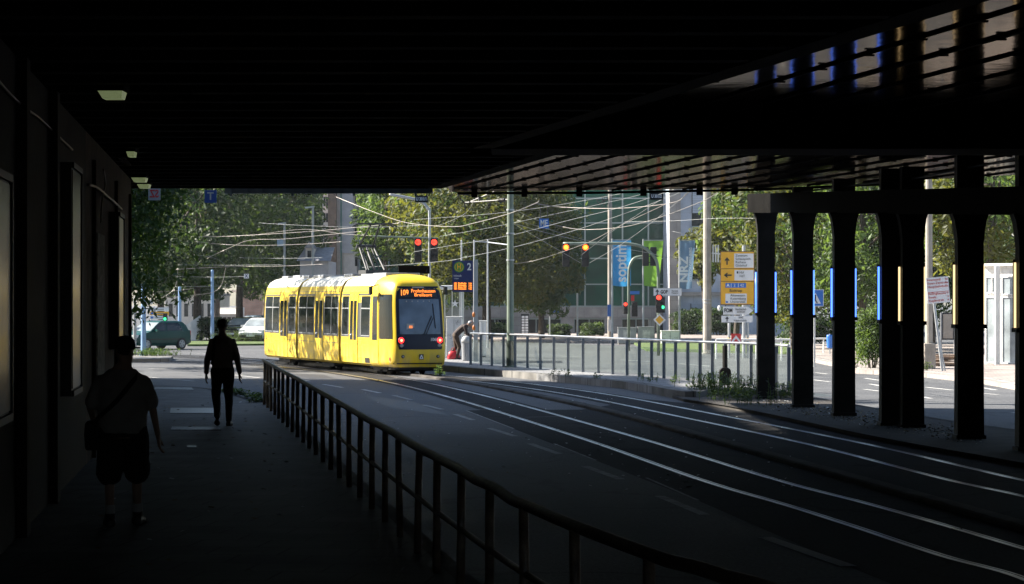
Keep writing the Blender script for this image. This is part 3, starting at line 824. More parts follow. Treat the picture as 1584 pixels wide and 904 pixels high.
def tree(name, base, h, r, zc, rz, label, mats, group=None, clumps=90, per=110, size=0.28, seed=1, trunk=0.22, ry=None, cr=0.30, bottom=-0.85):
    base = V(base)
    t = thing(name, base, random.Random(seed).uniform(0, 6.28), label, 'tree', group)
    mb, cs = crown_mesh(r, ry or r, rz, clumps, per, size, seed, bottom, cr)
    mb.v = [p + V((0, 0, zc)) for p in mb.v]
    mb.build('crown', [LM[m] for m in mats], t, local=True)
    rnd = random.Random(seed + 50); tb = MB()
    path = [V((0, 0, -0.1)), V((rnd.gauss(0, .05), rnd.gauss(0, .05), zc * .35)), V((rnd.gauss(0, .12), rnd.gauss(0, .12), zc * .75)), V((rnd.gauss(0, .25), rnd.gauss(0, .25), zc + rz * .5))]
    path = catmull(path, 5); nn = len(path)
    tb.tube(path, [trunk * (1.25 if i == 0 else 1) * (1 - 0.75 * i / nn) for i in range(nn)], 9)
    for c in rnd.sample(cs, min(14, len(cs))):
        st = path[rnd.randrange(int(nn * .45), nn - 2)]
        e = c * 0.85 + V((0, 0, zc)); m_ = st.lerp(e, .5) + V((0, 0, rnd.uniform(-.2, .4)))
        tb.tube(catmull([st, m_, e], 4), [trunk * .35 * (1 - .85 * i / 8) for i in range(9)], 6)
    tb.build('trunk', M['bark'], t, local=True, smooth=True)
    return t


def at(px, dist, z=ZR):      # ground point seen in column px at that distance
    return V(((px - CX) / F * dist, dist, z))


# near tree at the wall's end
tree('street_tree', (-11.6, 66, ZR), 16, 3.4, 8.4, 7.0, 'dark broad-leaved tree overhanging the sidewalk at the end of the underpass wall', ['deep', 'mid'], None, 230, 150, 0.21, 11, 0.24)
tree('street_tree', (-13.6, 76, ZR), 16, 3.5, 8.8, 7.0, 'dark tree behind the one at the end of the wall', ['deep', 'mid'], None, 190, 130, 0.25, 12, 0.24)
tree('street_tree', (-17.8, 91, ZR), 14, 3.8, 9.0, 4.4, 'tall tree left of the crossing, hidden behind the underpass wall', ['deep', 'mid'], None, 60, 80, 0.35, 13, 0.26, cr=.26)
tree('street_tree', (-20.5, 101, ZR), 14, 3.8, 9.0, 4.6, 'tall tree beside the crossing, left of the hatchback', ['deep', 'mid'], None, 55, 80, 0.35, 19, 0.26, cr=.26)
tree('street_tree', (-13.2, 57.5, ZR), 16, 3.4, 8.6, 6.8, 'dark tree on the sidewalk side just past the wall end', ['deep', 'mid'], None, 190, 130, 0.22, 14, 0.22)
tree('street_tree', (-12.9, 51.5, ZR), 16, 3.5, 8.4, 6.6, 'dark tree hidden behind the wall end, added to shade the road', ['deep', 'mid'], None, 170, 120, 0.24, 15, 0.22)  # unseen tree, added to shade the road at the bridge mouth
for i_, (x_, y_) in enumerate([(-38, 128), (-46, 142), (-33, 150), (-54, 155)]):
    tree('deciduous_tree', (x_, y_, ZR), 12, 6, 7.5, 6.5, ['dark tree far left of the crossing', 'tall tree at the far left corner of the crossing', 'leafy tree left of the wood', 'outermost tree left of the crossing'][i_], ['deep', 'mid'], 'trees of the wood behind the crossing', 70, 70, .6, 70 + i_, .3)
# wood behind the crossing
far = [(305, 150, 5.2, 7.4, 5.6, 'mid', 'deep'), (372, 165, 5.6, 8.2, 6.0, 'mid', 'fresh'), (418, 175, 3.8, 7.6, 5.6, 'mid', 'haze'), (470, 230, 5.6, 8.0, 7.6, 'deep', 'mid'),
       (250, 170, 5.5, 8.0, 6.0, 'deep', 'mid'), (335, 200, 6.0, 10.0, 6.5, 'haze', 'mid'), (410, 215, 6.2, 10.5, 6.5, 'mid', 'haze')]
flab = ['leafy tree at the left of the wood behind the blue poles', 'tree with bright sunlit leaf patches above the middle blue pole', 'tree behind the rear end of the yellow tram', 'dark tree next to the pale tower house',
        'dark tree behind the green hatchback and the left grey mast', 'hazy tall tree rising behind the middle blue pole', 'hazy tall tree between the two streetlights']
for i, (px, d, r, zc, rz, a, b) in enumerate(far):
    tree('deciduous_tree', at(px, d), 12, r, zc, rz, flab[i], [a, b], 'trees of the wood behind the crossing', 120, 95, 0.46, 20 + i, 0.3, cr=.27, bottom=-.8)
tree('deciduous_tree', at(598, 158), 9, 2.1, 7.6, 3.8, 'bright green tree above the tram roof between the house and the red signals', ['fresh', 'mid'], None, 80, 110, 0.34, 31, 0.2)
tree('lime_tree', at(752, 146), 12, 4.9, 6.5, 4.7, 'big yellowing tree in front of the glass office, behind the stop display', ['gold', 'mid'], None, 170, 120, 0.36, 32, 0.32)
tree('lime_tree', at(682, 153), 12, 3.2, 8.6, 3.4, 'yellowing tree behind the pair of red arrow signals', ['gold', 'fresh'], None, 90, 110, 0.36, 38, 0.22)
tree('lime_tree', at(838, 150), 12, 2.7, 5.6, 4.2, 'darker yellowing tree behind the pair of round red signals', ['mid', 'gold'], None, 100, 110, 0.36, 39, 0.22, bottom=-.9)
tree('maple_tree', at(1138, 127), 9, 1.9, 6.0, 2.6, 'golden green tree behind the yellow route board', ['gold', 'fresh'], None, 60, 110, 0.34, 33, 0.18)
tree('maple_tree', at(1090, 150), 8, 1.5, 5.2, 2.0, 'small golden tree between the concrete mast and the route board', ['gold', 'mid'], None, 36, 100, 0.34, 37, 0.14)
rt = [(1228, 118, 3.2, 5.6, 4.6, 'gold', 'mid'), (1335, 110, 3.3, 6.2, 4.6, 'fresh', 'mid'), (1440, 112, 3.2, 6.0, 4.4, 'mid', 'deep'), (1535, 100, 3.0, 6.6, 3.4, 'gold', 'fresh'), (1290, 135, 4.2, 6.0, 5.6, 'deep', 'mid'), (1400, 140, 4.6, 6.4, 6, 'deep', 'mid'), (1500, 132, 4.6, 6.2, 6, 'deep', 'mid'), (1620, 120, 4.2, 6.2, 5.6, 'mid', 'deep')]
rlab = ['golden green tree seen between the first two columns', 'bright green tree above the round bush', 'green tree behind the brown mast', 'golden tree over the white glass pavilion', 'dark tree deep behind the first columns', 'dark tree deep behind the double column', 'dark tree deep behind the leaning white sign', 'dark tree behind the right edge of the pavilion']
for i, (px, d, r, zc, rz, a, b) in enumerate(rt):
    tree('deciduous_tree', at(px, d), 9, r, zc, rz, rlab[i], [a, b], 'trees behind the columns', 85, 110, 0.33, 40 + i, 0.22, bottom=-.95 if i > 3 else -.8)
# clipped bush
def bush(name, base, r, h, label, mats, n, size, seed, cat='bush'):
    t = thing(name, base, 0, label, cat)
    mb = MB(); rnd = random.Random(seed)
    for k in range(n):
        a = rnd.uniform(0, 6.283); rr_ = r * math.sqrt(rnd.random()) * .8; z = rnd.uniform(.15, .88) * h
        rr_ *= 1 - 0.35 * (z / h) ** 3
        leaf_cloud(mb, (rr_ * math.cos(a), rr_ * math.sin(a), z), (r * .3, r * .3, h * .13), 60, size, rnd, rnd.choice([0, 0, 1]))
    mb.build('foliage', [LM[m] for m in mats], t, local=True)
    tb = MB()
    for k in range(5):
        a = k * 1.3; tb.tube([(0.1 * math.cos(a), .1 * math.sin(a), 0), (r * .5 * math.cos(a), r * .5 * math.sin(a), h * .7)], [.03, .012], 6)
    tb.build('stem', M['bark'], t, local=True); return t
bush('round_bush', G(1349, 571, ZR + .1), 0.85, 2.3, 'sunlit rounded bush on the pavement edge seen between two columns', ['fresh', 'mid'], 110, 0.12, 5)
bush('hedge_bush', G(1070, 520, ZR), 1.6, 1.9, 'dark low bush at the foot of the pale block left of the route board', ['deep', 'mid'], 80, 0.22, 6)
bush('hedge_bush', G(1112, 521, ZR), 1.5, 2.0, 'dark low bush under the yellow route board', ['deep', 'mid'], 80, 0.22, 9)
bush('hedge_bush', G(768, 522, ZR), 1.0, 1.0, 'low clipped bush left of the green catenary mast', ['mid', 'deep'], 60, 0.16, 7)
bush('hedge_bush', G(866, 522, ZR), 0.9, 0.9, 'low clipped bush below the white street name post', ['mid', 'deep'], 60, 0.16, 8)
bush('hedge_bush', G(915, 522, ZR), 1.0, 1.0, 'low clipped bush left of the tall lamp mast', ['mid', 'deep'], 60, 0.16, 18)
bush('hedge_bush', G(1250, 534, ZR), 1.8, 1.6, 'dark hedge bush behind the first two columns', ['deep', 'mid'], 80, 0.2, 15)
bush('hedge_bush', G(322, 527, ZR), 1.0, 1.5, 'dark bush beside the white fence across the crossing', ['deep', 'mid'], 60, 0.2, 16)
bush('hedge_bush', G(343, 526, ZR), 1.2, 1.3, 'dark bush behind the walking man at the far kerb', ['deep', 'mid'], 60, 0.2, 17)
# weeds
def weeds(name, pts, label, seed, hh=0.5, spread=.35, n=60, mats=('fresh', 'mid')):
    rnd = random.Random(seed); mb = MB()
    for (b, k) in pts:
        for i in range(int(n * k)):
            p = V(b) + V((rnd.gauss(0, spread), rnd.gauss(0, spread), 0)); h = hh * rnd.uniform(.3, 1.1)
            lean = V((rnd.gauss(0, .22), rnd.gauss(0, .22), 1)) * h
            mb.bar(p, p + lean, 0.008, 0.008, 1)
            for j in range(13):
                q = p + lean * rnd.uniform(.2, 1.05); a = rnd.uniform(0, 6.28); s = rnd.uniform(.05, .11)
                u = V((math.cos(a), math.sin(a), rnd.uniform(-.2, .6))) * s; w_ = V((-math.sin(a), math.cos(a), rnd.uniform(-.3, .3))) * s * .5
                mb.poly([q, q + u * .5 + w_ * .5, q + u, q + u * .5 - w_ * .5], 0)
    return tag(mb.build(name, [LM[mats[0]], LM[mats[1]]]), label, 'weeds', kind='stuff')
weeds('roadside_weeds', [(G(1092, 608, -.35), .5), (G(1100, 612, -.35), 1), (G(1150, 616, -.35), 1), (G(1135, 620, -.35), .5), (G(1165, 628, -.35), .35)], 'green weeds growing round the dark bollard at the end of the platform', 4, .55, .30, 80, ('mid', 'fresh'))
weeds('roadside_weeds', [(G(1212, 617, -.35), 1), (G(1203, 614, -.35), .6)], 'green weeds between the first two columns', 5, .42, .3, 55, ('mid', 'fresh'))
weeds('roadside_weeds', [(G(679, 581, ZR + .1), 1)], 'tuft of weeds on the track kerb at the tram nose', 6, .30, .06, 16)
weeds('roadside_weeds', [(G(x, 579 + (x - 800) * .058, ZP), .18) for x in (857, 926, 990, 1008, 1046, 876)], 'small weeds along the foot of the platform railing', 7, .25, .1, 30)
weeds('roadside_weeds', [(G(372, 612, 0.0), .5), (G(395, 617, 0), .7), (G(402, 622, 0), .6), (G(360, 607, 0), .3)], 'low weeds at the kerb where the pedestrian railing ends', 8, .12, .12, 40)
weeds('roadside_weeds', [(G(240, 550, ZR + .14), 1), (G(225, 551, ZR + .14), 1), (G(255, 551, ZR + .14), .6)], 'grass on the traffic island under the left grey mast', 9, .3, .35, 60, ('fresh', 'fresh'))
weeds('roadside_weeds', [(G(345 + i * 9, 528, ZR + .1), .6) for i in range(9)], 'tall grass on the far verge beside the parked cars', 10, .55, .6, 50, ('fresh', 'gold'))
weeds('roadside_weeds', [(G(1432, 574, ZR + .13), .4), (G(1322, 569, ZR + .13), .5)], 'weeds along the sunlit pavement edge at right', 11, .28, .15, 40, ('fresh', 'gold'))

# ================================================================== BUILDINGS
M['bglass'] = mat('green_tinted_glass', (0.004, 0.058, 0.038), 0.15, var=0.6, vscale=0.25, spec=0.25)
M['mull'] = mat('pale_mullion', (0.30, 0.36, 0.36), 0.4, 0.4)
M['stone'] = brick_mat('stone_cladding', (0.36, 0.33, 0.31), (0.32, 0.30, 0.28), (0.2, 0.19, 0.18), 1.0, 1.2, 0.6, 0.01, 0.7, rot=(R(90), 0, 0), dirt=0.2)
M['dglass'] = mat('dark_window_glass', (0.02, 0.024, 0.028), 0.08, var=0.5, vscale=.6)
M['shut'] = mat('pale_roller_shutter', (0.42, 0.47, 0.55), 0.6, var=.08)
M['paleblue'] = brick_mat('pale_blue_render', (0.46, 0.51, 0.60), (0.44, 0.49, 0.57), (0.33, 0.37, 0.43), 1.0, 2.4, 1.4, 0.012, 0.7, rot=(R(90), 0, 0), dirt=0.15)
YB = 176.0; sB = F / YB
def bx(px, y=YB): return (px - CX) * y / F
def bz(py, y=YB): return CAM - (py - HZ) * y / F
gb = thing('glass_office', (bx(800), YB, ZR), 0, 'dark green glass office with pale mullions over a stone ground floor', 'building')
x0, x1 = bx(556), bx(1036); zt = 17.0; zg = bz(474)
MB().box(x0, x1, YB + .3, YB + 16, ZR, zt).build('core', M['dglass'], gb)
vx = [bx(p) for p in (556, 601, 646, 691, 736, 781, 836, 873, 905, 963, 1003, 1036)]
hz_ = [bz(474), bz(440), bz(400), bz(345), bz(307), bz(262), bz(215), zt]
for i in range(len(vx) - 1):
    for j in range(len(hz_) - 1):
        MB().box(vx[i] + .05, vx[i + 1] - .05, YB + .12, YB + .24, hz_[j] + .05, hz_[j + 1] - .05).build('window', M['bglass'], gb)
mb = MB()
for x in vx: mb.box(x - .05, x + .05, YB, YB + .297, zg, zt)
for z in hz_: mb.box(x0, x1, YB + .05, YB + .29, z - .04, z + .04)
mb.build('mullion_grid', M['mull'], gb)
MB().box(x0 - .1, x1 + .1, YB - .15, YB + .296, bz(492), zg - .045).build('stone_band', M['stone'], gb)
pil = [(556, 580), (606, 625), (662, 680), (712, 745), (786, 810), (868, 888), (935, 962), (1028, 1042)]
for a, b in pil: MB().box(bx(a), bx(b), YB - .1, YB + .295, ZR, bz(492) - .002).build('pillar', M['stone'], gb)
for (a, b, c) in [(580, 606, 1), (625, 662, 2), (680, 712, 1), (745, 786, 2), (810, 868, 3), (888, 935, 2), (962, 1028, 3)]:
    w_ = MB(); wd_ = (bx(b) - bx(a)) / c
    for k in range(c + 1): w_.box(bx(a) + wd_ * k - .04 * (k > 0), bx(a) + wd_ * k + .04 * (k < c), YB + .1, YB + .22, ZR, bz(492) - .002)
    w_.box(bx(a), bx(b), YB + .099, YB + .221, bz(492) - .12, bz(492) - .003); w_.build('shop_frame', M['mull'], gb)
# sign board with pale squares on the ground floor
ns = thing('office_directory_board', (bx(812, 172), 172, ZR), 0, 'dark board with rows of small pale plates before the glass office', 'sign')
MB().box(bx(806, 172), bx(818, 172), 172, 172.1, ZR, bz(486, 172)).build('board', M['dglass'], ns)
mb = MB()
for r_ in range(7):
    for c_ in range(2):
        x = bx(807 + c_ * 5.5, 172); z = bz(489 + r_ * 4.2, 172); mb.box(x, x + .2, 171.97, 171.997, z - .14, z)
mb.build('plates', M['signw'], ns)
# pale blue block
YC = 168.0
pb_ = thing('office_block', (bx(1100, YC), YC, ZR), 0, 'pale blue grey rendered block with shuttered windows, right of the glass office', 'building')
MB().box(bx(1037, YC), bx(1215, YC), YC, YC + 14, ZR, 16).build('wall', M['paleblue'], pb_)
MB().box(bx(1037, YC) - .1, bx(1052, YC), YC - .6, YC - .002, ZR, 16).build('corner_pier', M['stone'], pb_)
for (a, b, c, d) in [(1070, 1091, 284, 350), (1122, 1150, 278, 328), (1070, 1092, 384, 432), (1068, 1089, 470, 502), (1122, 1150, 384, 432), (1122, 1150, 470, 502), (1172, 1200, 384, 432), (1172, 1200, 284, 330), (1122, 1150, 350, 372)]:
    w_ = MB().box(bx(a, YC), bx(b, YC), YC - .05, YC - .003, bz(d, YC), bz(c, YC)).build('window', M['dglass'], pb_)
    zt_, zb_ = bz(c, YC), bz(d, YC); zs_ = zb_ + (zt_ - zb_) * .3
    mb = MB()
    for k in range(12): 
        za = zs_ + (zt_ - zs_) * k / 12; mb.box(bx(a, YC) + .05, bx(b, YC) - .05, YC - .08, YC - .053, za + .01, zs_ + (zt_ - zs_) * (k + 1) / 12)
    mb.build('shutter', M['shut'], w_)
    MB().box(bx(a, YC) - .1, bx(b, YC) + .1, YC - .2, YC - .004, zb_ - .1, zb_ - .01).build('sill', M['mull'], w_)
MB().box(bx(1053, YC), bx(1215, YC), YC - .3, YC - .004, bz(452, YC) - .25, bz(452, YC)).build('ledge', M['stone'], pb_)
# tower house behind the tram
YT = 195.0
M['tbrick'] = mat('brown_stone_pier', (0.22, 0.15, 0.11), 0.8, var=.2); M['cream'] = mat('cream_render', (0.74, 0.68, 0.63), 0.8, var=.08)
M['greyr'] = mat('grey_render', (0.50, 0.50, 0.53), 0.8, var=.08)
tw = thing('tower_house', (bx(522, YT), YT, ZR), 0, 'tall pale house with a brown stone pier rising behind the tram', 'building')
MB().box(bx(499, YT), bx(552, YT), YT, YT + 10, ZR, 16).build('wall', M['cream'], tw)
MB().box(bx(552, YT), bx(568, YT), YT + .5, YT + 10, ZR, 16).build('side_wing', M['greyr'], tw)
MB().box(bx(508, YT), bx(521, YT), YT - .5, YT - .003, ZR, 16).build('pier', M['tbrick'], tw)
MB().box(bx(526, YT), bx(547, YT), YT - .15, YT - .002, bz(392, YT), 16).build('grey_panel', M['greyr'], tw)
for py in (305, 330, 355, 375, 400):
    for a, b in ((500.5, 503.5), (504.5, 507.2)):
        MB().box(bx(a, YT), bx(b, YT), YT - .04, YT - .004, bz(py + 14, YT), bz(py, YT)).build('window', M['dglass'], tw)
for a, b in ((549, 553), (555, 559), (561, 565)):
    for py in (300, 325, 350, 398):
        MB().box(bx(a, YT) , bx(b, YT), YT - .05 + (.5 if a > 551 else 0), YT + .49 if a > 551 else YT - .004, bz(py + 14, YT), bz(py, YT)).build('window', M['dglass'], tw)
MB().box(bx(527, YT), bx(529, YT), YT - .2, YT - .152, bz(425, YT), 16).build('green_downpipe', mat('green_strip', (.1, .25, .2), .6), tw)
# unseen house added beyond the underpass wall to shade the road
ch = thing('shade_house', (-24, 62, ZR), 0, 'unseen tall house added behind the street trees to shade the road', 'building')
MB().box(-32, -18.5, 45, 80, ZR, 16).build('wall', M['greyr'], ch)
MB().prism([V((-32.4, 44.8, 16.003)), V((-18.1, 44.8, 16.003)), V((-20.5, 44.8, 19)), V((-30, 44.8, 19))], (0, 35.4, 0)).build('roof', M['slate'] if 'slate' in M else M['greyr'], ch)
for k in range(9):
    for z in (1.2, 4.6, 8.0, 11.4):
        w_ = MB().box(-18.497, -18.44, 47 + k * 3.7, 48.3 + k * 3.7, z, z + 1.9).build('window', M['dglass'], ch)
        MB().box(-18.43, -18.35, 46.9 + k * 3.7, 48.4 + k * 3.7, z - .12, z - .01).build('sill', M['stone'], w_)
# small grey house
YH = 160.0
hh = thing('small_house', (bx(485, YH), YH, ZR), 0, 'small grey house with dormer and pale roof just behind the tram roof', 'building')
MB().box(bx(464, YH), bx(508, YH), YH, YH + 7, ZR, bz(404, YH)).build('wall', M['greyr'], hh)
M['slate'] = mat('grey_roof_slate', (.30, .30, .33), .6, var=.2, vscale=4)
MB().prism([V((bx(460, YH), YH - .3, bz(404, YH))), V((bx(512, YH), YH - .3, bz(404, YH))), V((bx(512, YH), YH + 3, bz(384, YH)))  , V((bx(466, YH), YH + 3, bz(384, YH)))], V((0, .3, .12))).build('roof', M['slate'], hh)
d_ = MB().box(bx(472, YH), bx(484, YH), YH + .3, YH + 3, bz(402, YH), bz(384, YH)).build('dormer', M['cream'], hh)
MB().prism([V((bx(470, YH), YH + .1, bz(384, YH))), V((bx(486, YH), YH + .1, bz(384, YH))), V((bx(478, YH), YH + .1, bz(374, YH)))], V((0, 3, 0))).build('dormer_roof', M['slate'], d_)
MB().box(bx(475, YH), bx(481, YH), YH + .25, YH + .297, bz(398, YH), bz(388, YH)).build('dormer_window', M['dglass'], d_)
# houses along the far street
M['pinkb'] = brick_mat('pink_brick', (0.50, 0.30, 0.24), (0.44, 0.26, 0.21), (0.35, 0.3, 0.27), 1.0, .5, .16, .012, .8, rot=(R(90), 0, 0), dirt=.2)
YF = 240.0
fh = thing('street_house', (bx(360, YF), YF, ZR), 0, 'sunlit pink brick house across the crossing behind the walking man', 'building')
pts = [V((bx(338, YF), YF + 22, ZR)), V((bx(372, YF), YF, ZR)), V((bx(430, YF), YF, ZR)), V((bx(430, YF), YF + 22, ZR))]
MB().prism(pts, (0, 0, bz(432, YF) - ZR + 4)).build('wall', M['pinkb'], fh)
fd = (pts[0] - pts[1]); fn = V((fd.y, -fd.x, 0)).normalized()
if fn.x > 0: fn = -fn
for k in range(7):
    for (za, zb) in [(ZR, 2.6), (3.2, 5.0), (5.8, 7.4)]:
        c = pts[1] + fd * ((k + .5) / 7)
        MB().obox(V((c.x, c.y, (za + zb) / 2)) + fn * .03, fd.normalized() * .65, fn * .025, V((0, 0, (zb - za) / 2))).build('window', M['dglass'], fh)
c = pts[1] + fd * .5
MB().obox(V((c.x, c.y, 2.9)) + fn * .5, fd * .48, fn * .48, V((0, 0, .06))).build('shop_awning', M['cream'], fh)
fh2 = thing('street_house', (bx(300, 225), 225, ZR), 0, 'low beige house with dark windows behind the white fence', 'building')
MB().box(bx(255, 225), bx(336, 225), 225, 235, ZR, bz(458, 225)).build('wall', M['cream'], fh2)
for k in range(6): MB().box(bx(261 + k * 12, 225), bx(267 + k * 12, 225), 224.95, 224.997, bz(490, 225), bz(470, 225)).build('window', M['dglass'], fh2)
MB().box(bx(254, 225), bx(337, 225), 224.6, 235.2, bz(458, 225) + .003, bz(454, 225)).build('roof', M['slate'], fh2)
# awning front, left of the pink house
fh3 = thing('shop_front', (bx(352, 205), 205, ZR), 0, 'low shop front with a pale awning beyond the right blue pole', 'building')
MB().box(bx(336, 205), bx(366, 205), 205, 211, ZR, bz(476, 205)).build('wall', M['greyr'], fh3)
MB().prism([V((bx(335, 205), 203.8, bz(487, 205))), V((bx(367, 205), 203.8, bz(487, 205))), V((bx(367, 205), 204.99, bz(479, 205))), V((bx(335, 205), 204.99, bz(479, 205)))], (0, 0, .08)).build('awning', M['cream'], fh3)
for k in range(4): MB().box(bx(338 + k * 7, 205), bx(343 + k * 7, 205), 204.94, 204.997, ZR, bz(491, 205)).build('window', M['dglass'], fh3)
# white glass pavilion at the right edge
YW = 90.0
M['whitew'] = brick_mat('white_glazed_tiles', (0.74, 0.73, 0.70), (0.72, 0.71, 0.68), (0.55, 0.54, 0.52), 1.0, .3, .15, .012, .5, rot=(R(90), 0, 0), dirt=.06)
M['pglass'] = mat('pavilion_glass', (0.30, 0.34, 0.36), 0.08, var=.4, vscale=1.2)
pv = thing('glass_pavilion', (bx(1523, YW), YW, ZR), 0, 'low white pavilion with tall glass doors at the right edge of the view', 'building')
xa, xb = bx(1523, YW), bx(1680, YW)
MB().box(xa, xb, YW + .02, YW + 6, ZR, bz(412, YW)).build('wall', M['whitew'], pv)
MB().box(xa - .1, xb, YW - .15, YW + 6.1, bz(412, YW) + .003, bz(408, YW)).build('roof', M['whitew'], pv)
for (a, b, t_, bo) in [(1527, 1536, 430, 452), (1538, 1553, 430, 452), (1556, 1580, 430, 455), (1527, 1551, 461, 560), (1556, 1580, 461, 560), (1584, 1608, 461, 560), (1612, 1640, 461, 560)]:
    wn_ = MB().box(bx(a, YW), bx(b, YW), YW - .03, YW + .018, bz(bo, YW), bz(t_, YW)).build('window', M['pglass'], pv)
    f_ = MB(); xa_, xb_, z1_, z0_ = bx(a, YW), bx(b, YW), bz(t_, YW), bz(bo, YW)
    for q in ((xa_ - .05, xa_, z0_ - .05, z1_ + .05), (xb_, xb_ + .05, z0_ - .05, z1_ + .05), (xa_, xb_, z1_, z1_ + .05), (xa_, xb_, z0_ - .05, z0_)): f_.box(q[0], q[1], YW - .06, YW + .017, q[2], q[3])
    f_.build('frame', M['white'], wn_)
MB().box(bx(1553, YW), bx(1555.5, YW), YW - .5, YW - .2, ZR, bz(412, YW)).build('post', M['white'], pv)
pv.rotation_euler.z = R(-42)
# ================================================================== TRAM
TN = V((-2.97, 80.0, ZR)); TA = math.atan2(0.345, 0.939)
tr = thing('tram', TN, TA, 'yellow three-section tram number 1060 with orange line display waiting beside the platform', 'tram')
HW = 1.15
prof = [(1.02, .28), (1.13, .36), (1.15, .55), (1.15, 1.0), (1.15, 1.25), (1.14, 1.9), (1.12, 2.5), (1.08, 2.75), (1.02, 2.95), (.90, 3.13), (.70, 3.24), (.40, 3.31), (0, 3.33)]
full = [(-x, z) for x, z in prof] + [(x, z) for x, z in prof[-2::-1]]
def sidex(z):
    for (a, za), (b, zb) in zip(prof, prof[1:]):
        if za <= z <= zb: return a + (b - a) * (z - za) / (zb - za)
    return prof[0][0]
# car bodies; y runs back from the nose
secs = [(1.9, 5.36), (5.62, 11.0), (11.26, 16.3)]
for i, (a, b) in enumerate(secs):
    mb = MB()
    ys = [a, a + .02, b - .25, b] if i < 2 else [a, a + .02, b - .6, b - .2, b]
    sc_ = [1, 1, 1, 1] if i < 2 else [1, 1, 1, .95, .86]
    rings = [[V((x * k, y, z if z < 2.9 else 2.9 + (z - 2.9) * (1 if k > .9 else .7))) for x, z in full] for y, k in zip(ys, sc_)]
    mb.loft(rings)
    # roof skin uses the second material
    me_faces = []
    for fi, f in enumerate(mb.f):
        zz = sum(mb.v[j].z for j in f) / len(f)
        if zz > 3.0 and len(f) == 4: mb.m[fi] = 1
    mb.build('car_body', [M['yellow'], M['roofw']], tr, local=True, smooth=False)
for y in (5.36, 11.0):
    mb = MB()
    for k in range(5):
        sc_ = .93 if k % 2 else .965
        rings = [[V((x * sc_, yy, .35 + (z - .28) * .965)) for x, z in full] for yy in (y + .002 + k * .0512, y + .002 + (k + 1) * .0512 - .001)]
        mb.loft(rings)
    mb.build('bellows', M['rubber'], tr, local=True)
# nose: plan contour swept over height with a leaning, rounded roof
plan = [(-1.15, 1.9), (-1.145, 1.6), (-1.10, 1.1), (-1.02, .6), (-.93, .28), (-.84, .10), (-.76, .045), (-.6, .02), (-.4, .008), (-.2, .002), (0, 0), (.2, .002), (.4, .008), (.6, .02), (.76, .045), (.84, .10), (.93, .28), (1.02, .6), (1.10, 1.1), (1.145, 1.6), (1.15, 1.9)]
def lean(z):
    pts = [(.2, .16), (.45, .03), (.75, 0), (1.0, 0), (1.5, .05), (2.0, .12), (2.5, .20), (2.85, .28), (3.0, .36), (3.12, .50), (3.22, .75), (3.29, 1.1), (3.33, 1.5)]
    for (z0, l0), (z1, l1) in zip(pts, pts[1:]):
        if z0 <= z <= z1: return l0 + (l1 - l0) * (z - z0) / (z1 - z0)
    return pts[-1][1]
def nose(px, py_, z, out=0.0):
    wz = sidex(z) / HW if z < 3.33 else 0.0
    wz = max(wz, 0.02)
    front = 1 - py_ / 1.9
    k = front if front > 0 else 0
    wz2 = wz if z > 3.0 else (wz if front < .5 else wz ** .6)
    return V((px * wz, py_ + lean(z) * k - out, z))
zl = [.28, .36, .5, .8, 1.0, 1.25, 1.6, 2.0, 2.4, 2.7, 2.85, 3.0, 3.08, 3.15, 3.21, 3.26, 3.30, 3.33]
mb = MB(); mb.loft([[nose(x, y, z) for x, y in plan] for z in zl], caps=False, closed=False)
mb.build('nose', M['yellow'], tr, local=True, smooth=True)
def front_panel(x0, x1, z0, z1, out, nx=16, nz=10, trim=None):
    mb = MB(); rows = []
    for j in range(nz + 1):
        z = z0 + (z1 - z0) * j / nz; r = []
        hw0, hw1 = x0, x1
        if trim: hw0, hw1 = x0 * trim(z), x1 * trim(z)
        for i in range(nx + 1):
            x = hw0 + (hw1 - hw0) * i / nx
            y = 0
            for (xa, ya), (xb, yb) in zip(plan, plan[1:]):
                if xa <= x <= xb: y = ya + (yb - ya) * (x - xa) / (xb - xa)
            r.append(nose(x, y, z, out))
        rows.append(r)
    mb.loft(rows, caps=False, closed=False); return mb
def trimf(z): return 1 - .10 * max(0, (1.05 - z) / .2) - .03 * max(0, (z - 2.6) / .3)
wsf = front_panel(-.80, .80, .86, 2.92, .014, trim=trimf).build('front_mask', M['tblack'], tr, local=True, smooth=True)
front_panel(-.70, .70, 1.36, 2.50, .024).build('windscreen', M['wscreen'], tr, local=True, smooth=True)
mb = front_panel(-.68, .66, 2.56, 2.84, .024); dsp = mb.build('display', M['black'], tr, local=True)
rgt = (L2W(tr, (1, 0, 0)) - L2W(tr, (0, 0, 0))); upv = V((0, 0, 1))
def tp(x, z, out): 
    y = 0
    for (xa, ya), (xb, yb) in zip(plan, plan[1:]):
        if xa <= x <= xb: y = ya + (yb - ya) * (x - xa) / (xb - xa)
    return L2W(tr, nose(x, y, z, out))
lettering('109', dsp, .27, tp(-.52, 2.70, .035), rgt, upv, M['led'], .25, bold=.004)
lettering('Frohnhausen', dsp, .16, tp(.17, 2.765, .035), rgt, upv, M['led'], .82, bold=.001)
lettering('Breilsort', dsp, .15, tp(.15, 2.635, .035), rgt, upv, M['led'], .6, bold=.001)
lettering('1060', wsf, .14, tp(.46, 1.18, .03), rgt, upv, M['signw'], .24, bold=.003)
nb = MB()
for x in (-.66, .66):
    c = nose(x, .03, 1.16, .03)
    hl = MB().ball(c, .10, .03, .10, 14, 8).build('tail_light', M['tail'], tr, local=True, smooth=True)
    MB().ball(c + V((0, -.022, 0)), .045, .02, .045, 10, 6).build('lamp_core', M['tailcore'], hl, local=True, smooth=True)
    MB().ball(nose(x * .98, .03, .99, .012), .07, .02, .06, 12, 6).build('headlight', M['grey'], tr, local=True, smooth=True)
